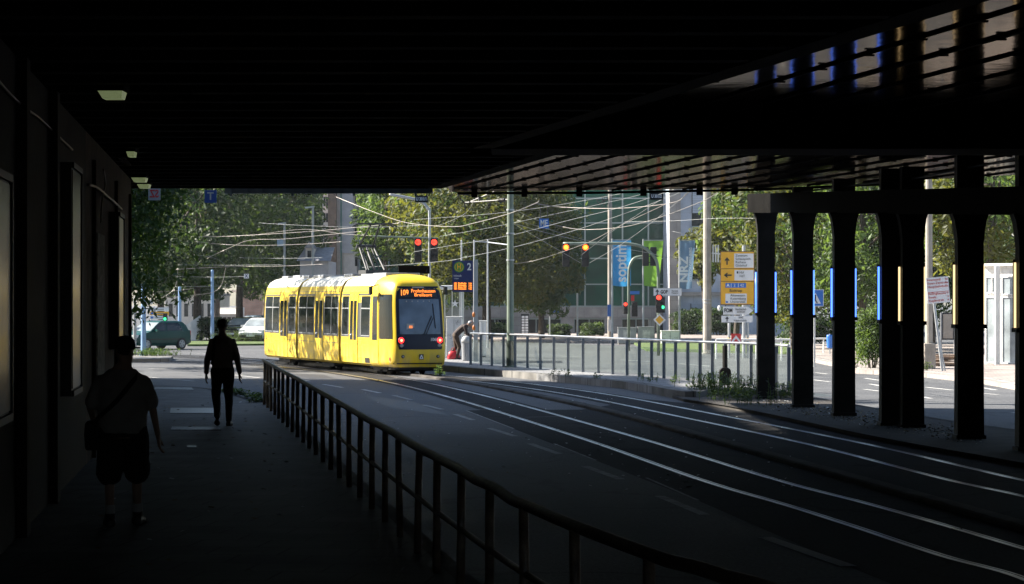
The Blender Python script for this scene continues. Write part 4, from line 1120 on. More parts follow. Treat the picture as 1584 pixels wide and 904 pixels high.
for x in (-.6, .6):
    f = MB().ball(nose(x, .02, .63, .004), .058, .025, .058, 12, 6).build('fog_lamp', M['black'], tr, local=True, smooth=True)
    MB().ball(nose(x, .02, .63, .02), .035, .02, .035, 10, 6).build('lens', M['grey'], f, local=True, smooth=True)
# emblem: white letter-like peak on a dark square
e = nose(0.02, 0, .62, .012); em = MB().obox(e, (.075, 0, 0), (0, .006, 0), (0, 0, .085)).build('emblem', M['black'], tr, local=True)
q = e + V((0, -.009, 0))
MB().bar(q + V((-.05, 0, -.06)), q + V((0, 0, .06)), .03, .006, 0, (0, 1, 0)).bar(q + V((.05, 0, -.06)), q + V((0, -.002, .06)), .03, .006, 0, (0, 1, 0)).bar(q + V((-.03, -.002, -.055)), q + V((.03, -.002, -.055)), .02, .006, 0, (0, 1, 0)).build('emblem_mark', M['signw'], em, local=True)
# wiper, dashboard screen, coupling slot, bumper line
wp_ = MB(); a_ = nose(.12, .0, 1.37, .05)
wp_.tube([nose(.10, 0, 1.34, .05), nose(.40, .01, 1.95, .055)], .014, 6).tube([nose(.18, 0, 1.34, .05), nose(.46, .01, 1.9, .055)], .011, 6).tube([nose(.52, .012, 1.55, .05), nose(.46, .012, 2.35, .05)], .014, 6)
wp_.build('wiper', M['black'], tr, local=True)
ds = MB().obox(nose(-.34, .01, 1.60, .03), (.13, 0, 0), (0, .004, 0), (0, 0, .10)).build('ticket_panel', M['grey'], tr, local=True)
mb = MB()
for k in range(2):
    for j in range(3): mb.obox(nose(-.37 + j * .04, .01, 1.62 - k * .05, .036), (.014, 0, 0), (0, .003, 0), (0, 0, .012))
mb.build('lit_digits', M['led'], ds, local=True)
mb = MB()
for k in range(5): mb.ball(nose(-.45 + k * .2, .006, 2.43, .027), .025, .01, .025, 8, 6)
mb.build('sensor_row', M['grey'], tr, local=True)
front_panel(-.88, .88, .38, .42, .006).build('bumper_line', M['black'], tr, local=True)
mb = front_panel(-1.0, 1.0, .10, .30, -.05); mb.build('underskirt', M['rubber'], tr, local=True)
MB().obox(nose(0, 0, 2.885, .02), (.2, 0, 0), (0, .004, 0), (0, 0, .02)).build('front_label', M['grey'], tr, local=True)
# --- side: band, windows, doors on both sides
def plate(mb, y0, y1, z0, z1, out, sgn, mi=0, nz=4):
    rows = [[V((sgn * (sidex(z0 + (z1 - z0) * j / nz) + out), y, z0 + (z1 - z0) * j / nz)) for y in (y0, y1)] for j in range(nz + 1)]
    mb.loft(rows, mi, caps=False, closed=False); return mb
ZB0, ZB1 = 1.30, 2.62
items = [[('w', 1.95, 2.95, 1), ('d', 3.35, 4.35, 0), ('w', 4.45, 5.2, 2)], [('w', 5.75, 6.55, 2), ('w', 6.62, 7.45, 2), ('d', 7.6, 8.75, 0), ('w', 8.85, 9.75, 2), ('w', 9.82, 10.85, 2)],
         [('w', 11.4, 12.3, 2), ('d', 12.45, 13.6, 0), ('w', 13.7, 14.6, 2), ('w', 14.67, 15.7, 2)]]
for sgn in (-1, 1):
    for si, (a, b) in enumerate([(1.92, 5.32), (5.66, 10.96), (11.3, 15.8)]):
        mb = MB(); plate(mb, a, b, ZB0 - .08, ZB1 + .06, .004, sgn); mb.build('window_band', M['tband'], tr, local=True)
        for kind, y0, y1, sp in items[si]:
            if kind == 'w':
                w_ = MB(); plate(w_, y0, y1, ZB0, ZB1 - .02, .009, sgn); w_ = w_.build('side_window', M['tglass'], tr, local=True)
                f_ = MB(); plate(f_, y0, y1, ZB1 - .45, ZB1 - .41, .013, sgn); plate(f_, y0 - .03, y0, ZB0, ZB1 - .02, .013, sgn); plate(f_, y1, y1 + .03, ZB0, ZB1 - .02, .013, sgn); plate(f_, y0, y1, ZB0 - .03, ZB0, .013, sgn)
                f_.build('frame', M['grey'], w_, local=True)
            else:
                d_ = MB(); plate(d_, y0, y1, .36, 2.72, .012, sgn, nz=8); d_ = d_.build('door', M['yellow'], tr, local=True)
                ymid = (y0 + y1) / 2
                for ya, yb in ((y0 + .12, ymid - .06), (ymid + .06, y1 - .12)):
                    g_ = MB(); plate(g_, ya, yb, 1.12, 2.45, .017, sgn); g_.build('door_window', M['tglass'], d_, local=True)
                s_ = MB(); plate(s_, ymid - .012, ymid + .012, .38, 2.7, .018, sgn, nz=8); plate(s_, y0 - .015, y0 + .01, .36, 2.72, .018, sgn, nz=8); plate(s_, y1 - .01, y1 + .015, .36, 2.72, .018, sgn, nz=8)
                s_.build('door_seal', M['black'], d_, local=True)
                MB().ball(V((sgn * 1.165, ymid + .2, 1.28)), .05).build('door_button', M['steel'], d_, local=True)
    # cab door and cab window on the tapering nose
    def nplate(pa, pb, z0, z1, out, n=5, m=8):
        mb = MB(); rows = []
        for j in range(m + 1):
            z = z0 + (z1 - z0) * j / m; r = []
            for i in range(n + 1):
                yy = pa + (pb - pa) * i / n
                xs = [(y, x) for x, y in plan if x >= 0]
                x = 1.15
                for (ya, xa), (yb, xb) in zip(xs, xs[1:]):
                    if ya <= yy <= yb: x = xa + (xb - xa) * (yy - ya) / (yb - ya + 1e-9)
                q = nose(x, yy, z); q.x = (q.x + out) * sgn; r.append(q)
            rows.append(r)
        mb.loft(rows, caps=False, closed=False); return mb
    cd = nplate(1.12, 1.72, .4, 2.70, .010).build('cab_door', M['yellow'], tr, local=True)
    nplate(1.2, 1.64, 1.15, 2.6, .016).build('door_window', M['tglass'], cd, local=True)
    sd = nplate(1.105, 1.12, .4, 2.7, .018); sd.build('door_seal', M['black'], cd, local=True)
    nplate(.2, 1.04, 1.2, 2.66, .012).build('cab_window', M['tglass'], tr, local=True)
    mr = MB().obox(V((sgn * 1.30, 1.35, 2.78)), (.05, 0, 0), (0, .07, 0), (0, 0, .13)).build('mirror', M['black'], tr, local=True)
    MB().bar(V((sgn * 1.0, 1.45, 2.98)), V((sgn * 1.3, 1.37, 2.9)), .03, .03).build('mirror_arm', M['black'], mr, local=True)
    mb = MB(); plate(mb, 1.95, 2.5, .38, .55, .006, sgn); mb.build('side_vent', M['black'], tr, local=True)
    mb = MB()
    for (a, b) in [(2.0, 5.3), (5.7, 10.9), (11.3, 15.9)]: plate(mb, a, b, .985, 1.0, .005, sgn, nz=1); plate(mb, a, b, 2.76, 2.775, .005, sgn, nz=1)
    mb.build('panel_seam', M['tband'], tr, local=True)
    mb = nplate(.3, .36, .5, .6, .012); mb.build('side_marker', M['redink'], tr, local=True)
# bogies
for y in (1.9, 8.2, 14.2):
    bg = MB().box(-.8, .8, y - .8, y + .8, .12, .30).build('bogie', M['rubber'], tr, local=True)
    for dy in (-.5, .5):
        for sx in (-.5, .5): MB().tube([V((sx - .05, y + dy, .25)), V((sx + .05, y + dy, .25))], .24, 16).build('wheel', M['steelblack'], bg, local=True)
# roof gear
for (y0, y1, h, w_) in [(1.9, 3.4, .20, .75), (3.6, 5.2, .14, .6), (6.0, 7.0, .22, .7), (9.4, 10.7, .2, .8), (11.6, 12.6, .2, .7), (13.2, 14.2, .26, .6), (14.6, 15.5, .18, .7)]:
    MB().box(-w_ * .8, w_ * .8, y0, y1, 3.2, 3.33 + h * .25).build('roof_unit', M['grey'], tr, local=True, bevel=.03)
# dark display panel frame above the nose (roof edge fence)
MB().box(-.1, 1.0, 2.1, 2.15, 3.35, 3.62).build('roof_screen', M['steelblack'], tr, local=True)
pt = MB(); yb_ = 5.0
for sx in (-.32, .32):
    pt.tube([V((sx, yb_, 3.5)), V((sx * .8, yb_ + 1.15, 4.35)), V((sx * .5, yb_ + .1, 5.05))], .035, 6)
    pt.tube([V((sx * .6, yb_ + .2, 3.5)), V((sx * .5, yb_ + 1.05, 4.28))], .022, 6)
pt.tube([V((-.8, yb_ + .1, 5.0)), V((-.6, yb_ + .1, 5.1)), V((.6, yb_ + .1, 5.1)), V((.8, yb_ + .1, 5.0))], .03, 6)
pt.tube([V((-.75, yb_ + .35, 5.0)), V((-.55, yb_ + .35, 5.1)), V((.55, yb_ + .35, 5.1)), V((.75, yb_ + .35, 5.0))], .03, 6)
pt.tube([V((-.35, yb_ + 1.15, 4.35)), V((.35, yb_ + 1.15, 4.35))], .05, 8).tube([V((0, yb_ + .1, 3.45)), V((0, yb_ + 1.1, 4.3))], .05, 6)
pt.box(-.45, .45, yb_ - .3, yb_ + .6, 3.36, 3.5)
pt.build('pantograph', mat('pantograph_grey', (.035, .037, .04), .6), tr, local=True)

# ================================================================== CARS
def car(name, loc, rz, label, paint, L_=3.7, W_=1.58, H_=1.42, lights=None):
    """hatchback, nose towards local +x"""
    t = thing(name, loc, rz, label, 'car')
    hl, hw = L_ / 2, W_ / 2
    st = [(-hl, .45, .80, .86), (-hl + .08, .28, .95, .93), (-hl + .45, .2, .92, .98), (-.6, .2, .90, 1), (.35, .2, .90, 1), (hl - .95, .2, .88, .99), (hl - .45, .22, .80, .96), (hl - .12, .26, .70, .88), (hl, .40, .58, .80)]
    rings = []
    for x, zb, zt, k in st:
        w_ = hw * k
        rings.append([V((x, -w_ * .9, zb)), V((x, -w_, zb + .15)), V((x, -w_, (zb + zt) / 2 + .05)), V((x, -w_ * .95, zt)), V((x, -w_ * .6, zt + .02)), V((x, w_ * .6, zt + .02)), V((x, w_ * .95, zt)), V((x, w_, (zb + zt) / 2 + .05)), V((x, w_, zb + .15)), V((x, w_ * .9, zb))])
    bd = MB().loft(rings).build('body', paint, t, local=True, smooth=False)
    # cabin
    def cab_ring(z, x0, x1, k): 
        w_ = hw * k
        return [V((x0, -w_, z)), V((x1, -w_ * .96, z)), V((x1, w_ * .96, z)), V((x0, w_, z))]
    MB().loft([cab_ring(.90, -hl + .18, hl - .98, .94), cab_ring(1.2, -hl + .32, hl - 1.42, .84), cab_ring(H_ - .06, -hl + .5, hl - 1.72, .74), cab_ring(H_, -hl + .75, hl - 1.95, .62)]).build('cabin', paint, t, local=True)
    # glazing: side windows, windscreen, rear window
    for sg in (-1, 1):
        def sp(x, z): 
            k = .94 + (.84 - .94) * (z - .9) / .3 if z < 1.2 else .84 + (.74 - .84) * (z - 1.2) / (H_ - 1.26)
            return V((x, sg * (hw * k + .008), z))
        for (xa, xb, xc, xd) in [(-hl + .62, -.20, -.22, -hl + .80), (-.12, hl - 1.25, hl - 1.72, -.13)]:
            q = [sp(xa, .94), sp(xb, .94), sp(xc, H_ - .10), sp(xd, H_ - .10)]
            m1_, m2_ = sp((xa + xd) / 2 - .0, 1.2), sp((xb + xc) / 2, 1.2)
            MB().poly([q[0], q[1], m2_, m1_]).poly([m1_, m2_, q[2], q[3]]).build('side_window', M['dglass'], t, local=True)
        MB().obox(V((hl - 1.3, sg * (hw + .06), .96)), (.06, 0, 0), (0, .08, 0), (0, 0, .055)).build('mirror', paint, t, local=True)
        MB().obox(V((hl - .16, sg * hw * .66, .66)), (.09, 0, 0), (0, .17, 0), (0, 0, .075)).build('headlight', M['white'] if not lights else lights, t, local=True)
        MB().obox(V((-hl + .06, sg * hw * .74, .82)), (.05, 0, 0), (0, .10, 0), (0, 0, .11)).build('tail_light', M['redink'], t, local=True)
        MB().bar(V((-hl + .5, sg * (hw + .005), .52)), V((hl - .8, sg * (hw + .005), .52)), .02, .05).build('side_strip', M['black'], t, local=True)
        for x in (-hl + .72, hl - .70):
            wl_ = MB().tube([V((x, sg * (hw - .15), .29)), V((x, sg * (hw + .02), .29))], .29, 20).build('wheel', M['rubber'], t, local=True)
            mb = MB().tube([V((x, sg * (hw + .021), .29)), V((x, sg * (hw + .03), .29))], .19, 14)
            for k in range(5):
                a = k * 1.2566; mb.obox(V((x + .13 * math.cos(a), sg * (hw + .032), .29 + .13 * math.sin(a))), (.025, 0, 0), (0, .004, 0), (0, 0, .025), 1)
            mb.build('rim', [M['galv'], M['black']], wl_, local=True)
    def wq(x0, z0, x1, z1, k0, k1, o):
        return [V((x0 + o, -hw * k0, z0)), V((x0 + o, hw * k0, z0)), V((x1 + o, hw * k1, z1)), V((x1 + o, -hw * k1, z1))]
    MB().poly(wq(hl - 1.04, .94, hl - 1.42, 1.2, .84, .78, .012)).poly(wq(hl - 1.42, 1.2, hl - 1.70, H_ - .07, .78, .68, .012)).build('windscreen', M['pglass'], t, local=True)
    MB().poly(wq(-hl + .20, .96, -hl + .32, 1.2, .8, .74, -.012)).poly(wq(-hl + .32, 1.2, -hl + .48, H_ - .09, .74, .64, -.012)).build('rear_window', M['dglass'], t, local=True)
    MB().box(hl - .06, hl + .03, -hw * .8, hw * .8, .30, .48).build('bumper', M['black'], t, local=True, bevel=.03)
    MB().box(-hl - .03, -hl + .10, -hw * .84, hw * .84, .32, .52).build('bumper', M['black'], t, local=True, bevel=.03)
    MB().obox(V((hl + .035, 0, .42)), (.005, 0, 0), (0, .25, 0), (0, 0, .05)).build('number_plate', M['white'], t, local=True)
    return t
M['cargreen'] = mat('dark_green_car_paint', (0.004, 0.055, 0.046), 0.3, spec=.3, coat=.1); M['carblack'] = mat('black_car_paint', (0.012, 0.013, 0.016), 0.12, coat=.8)
M['carwhite'] = mat('white_car_paint', (.7, .7, .7), 0.15, coat=.8); M['carblue'] = mat('pale_blue_car_paint', (.18, .25, .33), 0.15, coat=.8)
g = G(238, 541)
car('parked_car', (g.x, g.y, ZR), R(180 + 50), 'dark green small hatchback turning at the crossing behind the grey mast', M['cargreen'])
g = G(379, 526.5); car('parked_car', (g.x, g.y, ZR), R(180 + 72), 'dark saloon parked across the crossing just left of the white one', M['carblack'], 4.2, 1.7, 1.4)
g = G(405, 530); car('parked_car', (g.x, g.y, ZR), R(180 + 78), 'white car with glinting roof beside the rear of the tram', M['carwhite'], 4.2, 1.7, 1.42)
g = G(396, 522.5); car('parked_car', (g.x, g.y, ZR), R(180 + 70), 'pale blue car half hidden behind the white one', M['carblue'], 4.2, 1.7, 1.45)

# ================================================================== PEOPLE
from mathutils import noise as mnoise
def capsule(mb, a, b, ra, rb, n=12, sq=1.0):
    """tapered limb with round ends"""
    a, b = V(a), V(b); d = (b - a).normalized()
    pts, rs = [], []
    for k in range(4): t = k / 4 * math.pi / 2; pts.append(a - d * ra * math.cos(t)); rs.append(max(.002, ra * math.sin(t)))
    for k in range(5): pts.append(a.lerp(b, k / 4)); rs.append(ra + (rb - ra) * k / 4)
    for k in range(1, 5): t = k / 4 * math.pi / 2; pts.append(b + d * rb * math.sin(t)); rs.append(max(.002, rb * math.cos(t)))
    mb.tube(pts, rs, n)
def torso(mb, rings, n=20):
    """rings: (centre, half width, half depth, right vec, fwd vec)"""
    mb.loft([[V(c) + V(r) * (hw * math.copysign(abs(math.cos(2 * math.pi * k / n)) ** .85, math.cos(2 * math.pi * k / n))) + V(f) * (hd * math.sin(2 * math.pi * k / n)) for k in range(n)] for c, hw, hd, r, f in rings])
def remesh(mb, name, m, parent, voxel=.011, smooth=6, disp=0.0):
    o = mb.build(name, m, parent, local=True, smooth=True)
    r = o.modifiers.new('r', 'REMESH'); r.mode = 'VOXEL'; r.voxel_size = voxel; r.use_smooth_shade = True
    s = o.modifiers.new('s', 'SMOOTH'); s.iterations = smooth; s.factor = .5
    dg = bpy.context.evaluated_depsgraph_get(); dg.update()
    me = bpy.data.meshes.new_from_object(o.evaluated_get(dg))
    o.modifiers.clear(); o.data = me
    if disp:
        for v in me.vertices:
            v.co += v.normal * disp * (mnoise.noise(V((v.co.x * 9, v.co.y * 9, v.co.z * 5))) + .5 * mnoise.noise(v.co * 22))
    for p in me.polygons: p.use_smooth = True
    return o
def hand(mb, wrist, d, side, curl=.5, k=1.0):
    """palm and five fingers hanging along d; side = direction of the palm's thumb edge"""
    d = V(d).normalized(); side = (V(side) - d * V(side).dot(d)).normalized(); nrm = d.cross(side)
    wrist = V(wrist); pc = wrist + d * .05 * k
    mb.loft([[wrist + d * t * k + side * w_ * k * math.cos(a) + nrm * h * k * math.sin(a) for a in [2 * math.pi * i / 12 for i in range(12)]] for t, w_, h in [(-.02, .026, .02), (.02, .035, .018), (.06, .043, .017), (.095, .04, .014)]])
    for i, (off, ln) in enumerate([(.031, .068), (.010, .078), (-.011, .072), (-.031, .055)]):
        p = wrist + d * .085 * k + side * off * k; dd = d.copy(); r = .0105 * k
        for sgm in range(3):
            c = curl * (.35 + .35 * sgm); dn = (dd * math.cos(c) + nrm * math.sin(c)).normalized()
            q = p + dn * ln * k * (.42, .32, .26)[sgm]; capsule(mb, p, q, r, r * .9, 8); p = q; r *= .92; dd = dn
            nrm_ = nrm
    p = wrist + d * .03 * k + side * .032 * k; q = p + (d * .7 + side * .55 + nrm * .3).normalized() * .045 * k; capsule(mb, p, q, .014 * k, .012 * k, 8)
    capsule(mb, q, q + (d * .95 + side * .1 + nrm * .35).normalized() * .038 * k, .012 * k, .009 * k, 8)
def head(mb, c, fwd, up, k=1.0):
    """head of height .23 with jaw, nose, ears, brow"""
    c, f, u = V(c), V(fwd).normalized(), V(up).normalized(); r = f.cross(u).normalized()
    secs_ = [(-.118, .030, .035, .035), (-.10, .046, .058, .022), (-.07, .058, .078, .008), (-.03, .068, .090, 0), (.02, .075, .097, -.004), (.06, .074, .095, -.008), (.09, .060, .078, -.010), (.108, .038, .05, -.010), (.116, .012, .016, -.010)]
    mb.loft([[c + u * z * k + f * o * k + r * (w_ * k * math.cos(a)) + f * (d_ * k * math.sin(a)) for a in [2 * math.pi * i / 16 for i in range(16)]] for z, w_, d_, o in secs_])
    capsule(mb, c + f * .095 * k + u * .005 * k, c + f * .112 * k - u * .028 * k, .010 * k, .015 * k, 8)
    capsule(mb, c + f * .085 * k - u * .062 * k - r * .02 * k, c + f * .085 * k - u * .062 * k + r * .02 * k, .010 * k, .010 * k, 8)
    for s_ in (-1, 1):
        mb.ball(c + r * s_ * .077 * k - f * .005 * k - u * .005 * k, .014 * k, .022 * k, .033 * k, 8, 6)
        capsule(mb, c + f * .083 * k + u * .024 * k + r * s_ * .018 * k, c + f * .078 * k + u * .024 * k + r * s_ * .046 * k, .009 * k, .009 * k, 8)
def foot(mb, ankle, toe, k=1.0, grow=0.0):
    ankle, toe = V(ankle), V(toe); d = toe - ankle; d.z = 0; d.normalize()
    heel = V((ankle.x, ankle.y, toe.z)) - d * .06 * k
    side = V((d.y, -d.x, 0))
    mb.loft([[p + side * w_ * math.cos(a) * k + V((0, 0, 1)) * h * math.sin(a) * k for a in [2 * math.pi * i / 12 for i in range(12)]] for p, w_, h in
             [(heel - d * .012, .02, .02), (heel, .036 + grow, .04), (heel.lerp(toe, .35) + V((0, 0, .012)), .040 + grow, .05), (heel.lerp(toe, .72), .05 + grow, .036), (toe, .042 + grow, .026), (toe + d * .025, .015, .014)]])

# --- man in long trousers walking on the sidewalk ahead
M['shirt1'] = mat('dark_shirt_cloth', (0.27, 0.22, 0.20), .85, var=.2, vscale=8, bump=.4, bscale=14)
M['trousers'] = mat('black_trouser_cloth', (0.012, 0.012, 0.014), .85, bump=.3, bscale=14)
M['shoe'] = mat('dark_shoe', (0.015, 0.013, 0.012), .5); M['sole'] = mat('white_sole', (.5, .5, .5), .6)
b0 = G(344, 659, 0); m1 = thing('person', (b0.x, b0.y, 0), R(4), 'slim man in long dark trousers and long sleeves walking ahead on the sidewalk', 'person')
Xv, Yv = (1, 0, 0), (0, 1, 0)
hipL, kneeL, ankL = V((-.095, 0, .93)), V((-.105, .04, .50)), V((-.075, -.16, .17))
hipR, kneeR, ankR = V((.095, .0, .93)), V((.10, .05, .50)), V((.105, .06, .085))
shL, elL, wrL = V((-.175, 0, 1.40)), V((-.24, -.03, 1.12)), V((-.265, .02, .87))
shR, elR, wrR = V((.175, 0, 1.40)), V((.245, -.02, 1.12)), V((.275, .05, .87))
tor = [(V((0, 0, .86)), .165, .11), (V((0, 0, .95)), .175, .118), (V((0, 0, 1.05)), .160, .108), (V((0, 0, 1.2)), .172, .115), (V((0, 0, 1.34)), .188, .122), (V((0, 0, 1.40)), .172, .108), (V((0, 0, 1.445)), .135, .09), (V((0, 0, 1.485)), .088, .07), (V((0, .005, 1.53)), .058, .058)]
def figure(t, tor, head_c, fwd, arms, legs, hairfn, hands=True, k=1.0, neckr=.056, uphead=(0, 0, 1)):
    mb = MB()
    torso(mb, [(c, w_ * .93, d_ * .93, Xv, Yv) for c, w_, d_ in tor])
    capsule(mb, tor[-1][0] - V((0, 0, .03)), V(head_c) - V((0, 0, .08)), neckr, neckr * .92)
    head(mb, head_c, fwd, uphead, k)
    for s_, (a, b, c) in arms:
        capsule(mb, a, b, .05, .038); capsule(mb, b, c, .038, .026)
        hand(mb, c, (V(c) - V(b)).normalized() * .9 + V((0, .03, -.3)), V((0, 1, 0)), .42, 1.12)
    for a, b, c, toe in legs:
        capsule(mb, a, b, .085, .055); capsule(mb, b, c, .052, .034); foot(mb, c, toe)
    return remesh(mb, 'body', M['skin'], t, .009, 3)
arms = [(-1, (shL, elL, wrL)), (1, (shR, elR, wrR))]
legs = [(hipL, kneeL, ankL, V((-.085, -.03, .055))), (hipR, kneeR, ankR, V((.12, .20, .03)))]
figure(m1, tor, (0, .01, 1.665), (0, 1, 0), arms, legs, None)
mb = MB(); torso(mb, [(c, w_ * 1.06, d_ * 1.08, Xv, Yv) for c, w_, d_ in tor[1:-1]])
for s_, (a, b, c) in arms: capsule(mb, V(a) - V((s_ * .012, 0, .012)), b, .064, .054); capsule(mb, b, V(c) + V((0, 0, .02)), .055, .042)
remesh(mb, 'shirt', M['shirt1'], m1, .012, 4, .010)
mb = MB(); torso(mb, [(c, w_ * 1.03, d_ * 1.06, Xv, Yv) for c, w_, d_ in tor[:3]])
for a, b, c, toe in legs: capsule(mb, V(a) - V((0, 0, .02)), b, .108, .075); capsule(mb, b, V(c) + (V(b) - V(c)).normalized() * .02, .072, .056)
remesh(mb, 'trousers', M['trousers'], m1, .012, 4, .010)
for a, b, c, toe in legs:
    mb = MB(); foot(mb, c, toe, 1.12, .004); capsule(mb, c, V(c) + V((0, 0, .03)), .05, .048)
    sh = remesh(mb, 'shoe', M['shoe'], m1, .009, 2)
mb = MB(); mb.ball((0, -.014, 1.695), .079, .098, .090, 16, 12)
mb.v = [p for p in mb.v]
for p in mb.v:
    if p.y > .05: p.y = .05 + (p.y - .05) * .4
rn = random.Random(2)
for k in range(60):
    a = rn.uniform(0, 6.28); q = V((.070 * math.cos(a), .085 * math.sin(a) - .012, 1.70 + rn.uniform(-.05, .05))); mb.ball(q, .016, .016, .014, 6, 4)
remesh(mb, 'hair', M['hair'], m1, .009, 2)
st_ = MB(); st_.loft([[p + V((dx, dy, 0)) for dx, dy in ((-.022, -.003), (.022, -.003), (.022, .003), (-.022, .003))] for p in catmull([V((-.10, .02, 1.50)), V((-.13, -.11, 1.42)), V((-.14, -.135, 1.25)), V((-.16, -.122, 1.08)), V((-.17, -.06, 1.02))], 5)])
st_.build('shoulder_strap', M['trousers'], m1, local=True)

# --- man with cap, T-shirt and shorts near the wall
M['tee'] = mat('grey_tshirt_cloth', (0.26, 0.235, 0.22), .9, var=.15, vscale=6, bump=.5, bscale=10)
M['shorts'] = mat('black_shorts_cloth', (0.01, 0.01, 0.01), .9, bump=.3, bscale=14); M['sock'] = mat('pale_sock', (.40, .38, .37), .9); M['capm'] = mat('dark_cap_cloth', (0.012, 0.012, 0.013), .85)
b0 = V((-3.60, 22.7, 0)); m2 = thing('person', b0, R(6), 'stocky man in a cap, T-shirt and dark shorts walking close to the wall', 'person')
shL, elL, wrL = V((-.20, 0, 1.345)), V((-.29, .04, 1.09)), V((-.27, .20, .96))
shR, elR, wrR = V((.20, 0, 1.345)), V((.28, -.03, 1.08)), V((.325, .0, .84))
hipL, kneeL, ankL = V((-.115, 0, .88)), V((-.12, .03, .47)), V((-.115, .02, .085))
hipR, kneeR, ankR = V((.115, .0, .88)), V((.125, .12, .48)), V((.13, .22, .09))
tor = [(V((0, 0, .82)), .195, .145), (V((0, .01, .93)), .21, .165), (V((0, .02, 1.04)), .215, .175), (V((0, .02, 1.18)), .22, .165), (V((0, .01, 1.29)), .222, .15), (V((0, 0, 1.36)), .20, .13), (V((0, .005, 1.41)), .16, .105), (V((0, .01, 1.455)), .11, .085), (V((0, .015, 1.50)), .07, .068)]
arms = [(-1, (shL, elL, wrL)), (1, (shR, elR, wrR))]
legs = [(hipL, kneeL, ankL, V((-.13, .15, .03))), (hipR, kneeR, ankR, V((.15, .35, .035)))]
figure(m2, tor, (0.02, .03, 1.615), (.62, .78, 0), arms, legs, None, neckr=.058)
mb = MB(); torso(mb, [(c, w_ * 1.07, d_ * 1.07, Xv, Yv) for c, w_, d_ in [(V((0, .01, .86)), .215, .165)] + tor[1:-1]])
for s_, (a, b, c) in arms: capsule(mb, V(a) - V((s_ * .015, 0, .012)), V(a).lerp(V(b), .74), .074, .080)
remesh(mb, 'tshirt', M['tee'], m2, .013, 4, .013)
mb = MB(); torso(mb, [(c, w_ * 1.04, d_ * 1.04, Xv, Yv) for c, w_, d_ in tor[:2]])
for a, b, c, toe in legs: capsule(mb, V(a) - V((0, 0, .02)), V(a).lerp(V(b), .95), .132, .118)
remesh(mb, 'shorts', M['shorts'], m2, .013, 4, .014)
for a, b, c, toe in legs:
    mb = MB(); foot(mb, c, toe, 1.15, .006); capsule(mb, c, V(c) + V((0, 0, .02)), .052, .05); remesh(mb, 'shoe', M['shoe'], m2, .01, 2)
    mb = MB(); capsule(mb, V(c) + V((0, 0, .03)), V(c).lerp(V(b), .22), .047, .050); remesh(mb, 'sock', M['sock'], m2, .01, 1)
f2 = V((.62, .78, 0)); r2 = V((.78, -.62, 0))
mb = MB()
cc = V((.02, .03, 1.655))
for i in range(9):
    t = i / 8 * math.pi / 2
ringsc = [[cc + V((0, 0, z)) + r2 * (.088 * k_ * math.cos(a)) + f2 * (.108 * k_ * math.sin(a)) for a in [2 * math.pi * i / 18 for i in range(18)]] for z, k_ in [(-.02, 1.0), (.02, 1.02), (.06, .95), (.09, .72), (.105, .4), (.11, .05)]]
mb.loft(ringsc)
brim = [cc + V((0, 0, -.012)) + r2 * (.085 * math.sin(a)) + f2 * (.09 + .085 * math.cos(a)) for a in [-1.5 + 3.0 * i / 10 for i in range(11)]]
mb.prism(brim, (0, 0, .012))
mb.build('cap', M['capm'], m2, local=True, smooth=False)
mb = MB(); mb.ball(V((.012, .012, 1.625)), .077, .086, .062, 14, 10)
remesh(mb, 'hair', M['hair'], m2, .009, 2)
# shoulder bag hung across his back
bg = thing('shoulder_bag', L2W(m2, (-.27, .0, .80)), R(6), 'dark shoulder bag slung at the hip of the man in the cap', 'bag')
mb = MB(); c0 = L2W(m2, (-.27, -.02, .86))
mb.loft([[c0 + V((x * k_, y * k_, z)) for x, y in ((-.05, -.15), (.05, -.15), (.065, 0), (.05, .15), (-.05, .15), (-.07, 0))] for z, k_ in [(-.15, .75), (-.13, .95), (0, 1.05), (.10, .95), (.12, .6)]])
mb.build('bag_body', M['capm'], bg, bevel=.02)
stp = [L2W(m2, q) for q in [(-.26, -.05, .95), (-.20, -.165, 1.02), (-.05, -.185, 1.16), (.08, -.17, 1.32), (.13, -.10, 1.385), (.135, .01, 1.415), (.10, .13, 1.34), (-.10, .19, 1.15), (-.24, .10, .96)]]
stc = catmull(stp, 5); cen = L2W(m2, (0, 0, 1.2)); mb = MB(); rg = []
for i, p in enumerate(stc):
    d = (stc[min(i + 1, len(stc) - 1)] - stc[max(0, i - 1)]).normalized(); o_ = p - cen; o_.z = 0; o_.normalize(); s_ = d.cross(o_).normalized()
    rg.append([p - s_ * .022, p + s_ * .022, p + s_ * .022 + o_ * .006, p - s_ * .022 + o_ * .006])
mb.loft(rg); mb.build('strap', M['capm'], bg)

# --- person bending over the litter bin on the platform
M['jack'] = mat('dark_brown_jacket', (0.035, 0.022, 0.02), .8, var=.2, vscale=8); M['trou2'] = mat('brown_trouser_cloth', (0.06, 0.038, 0.025), .85)
b0 = P(706, 551.5, 40.5); b0.z = ZP; m3 = thing('person', b0, R(-90), 'person in dark jacket and brown trousers bending over the grey litter bin on the platform', 'person')
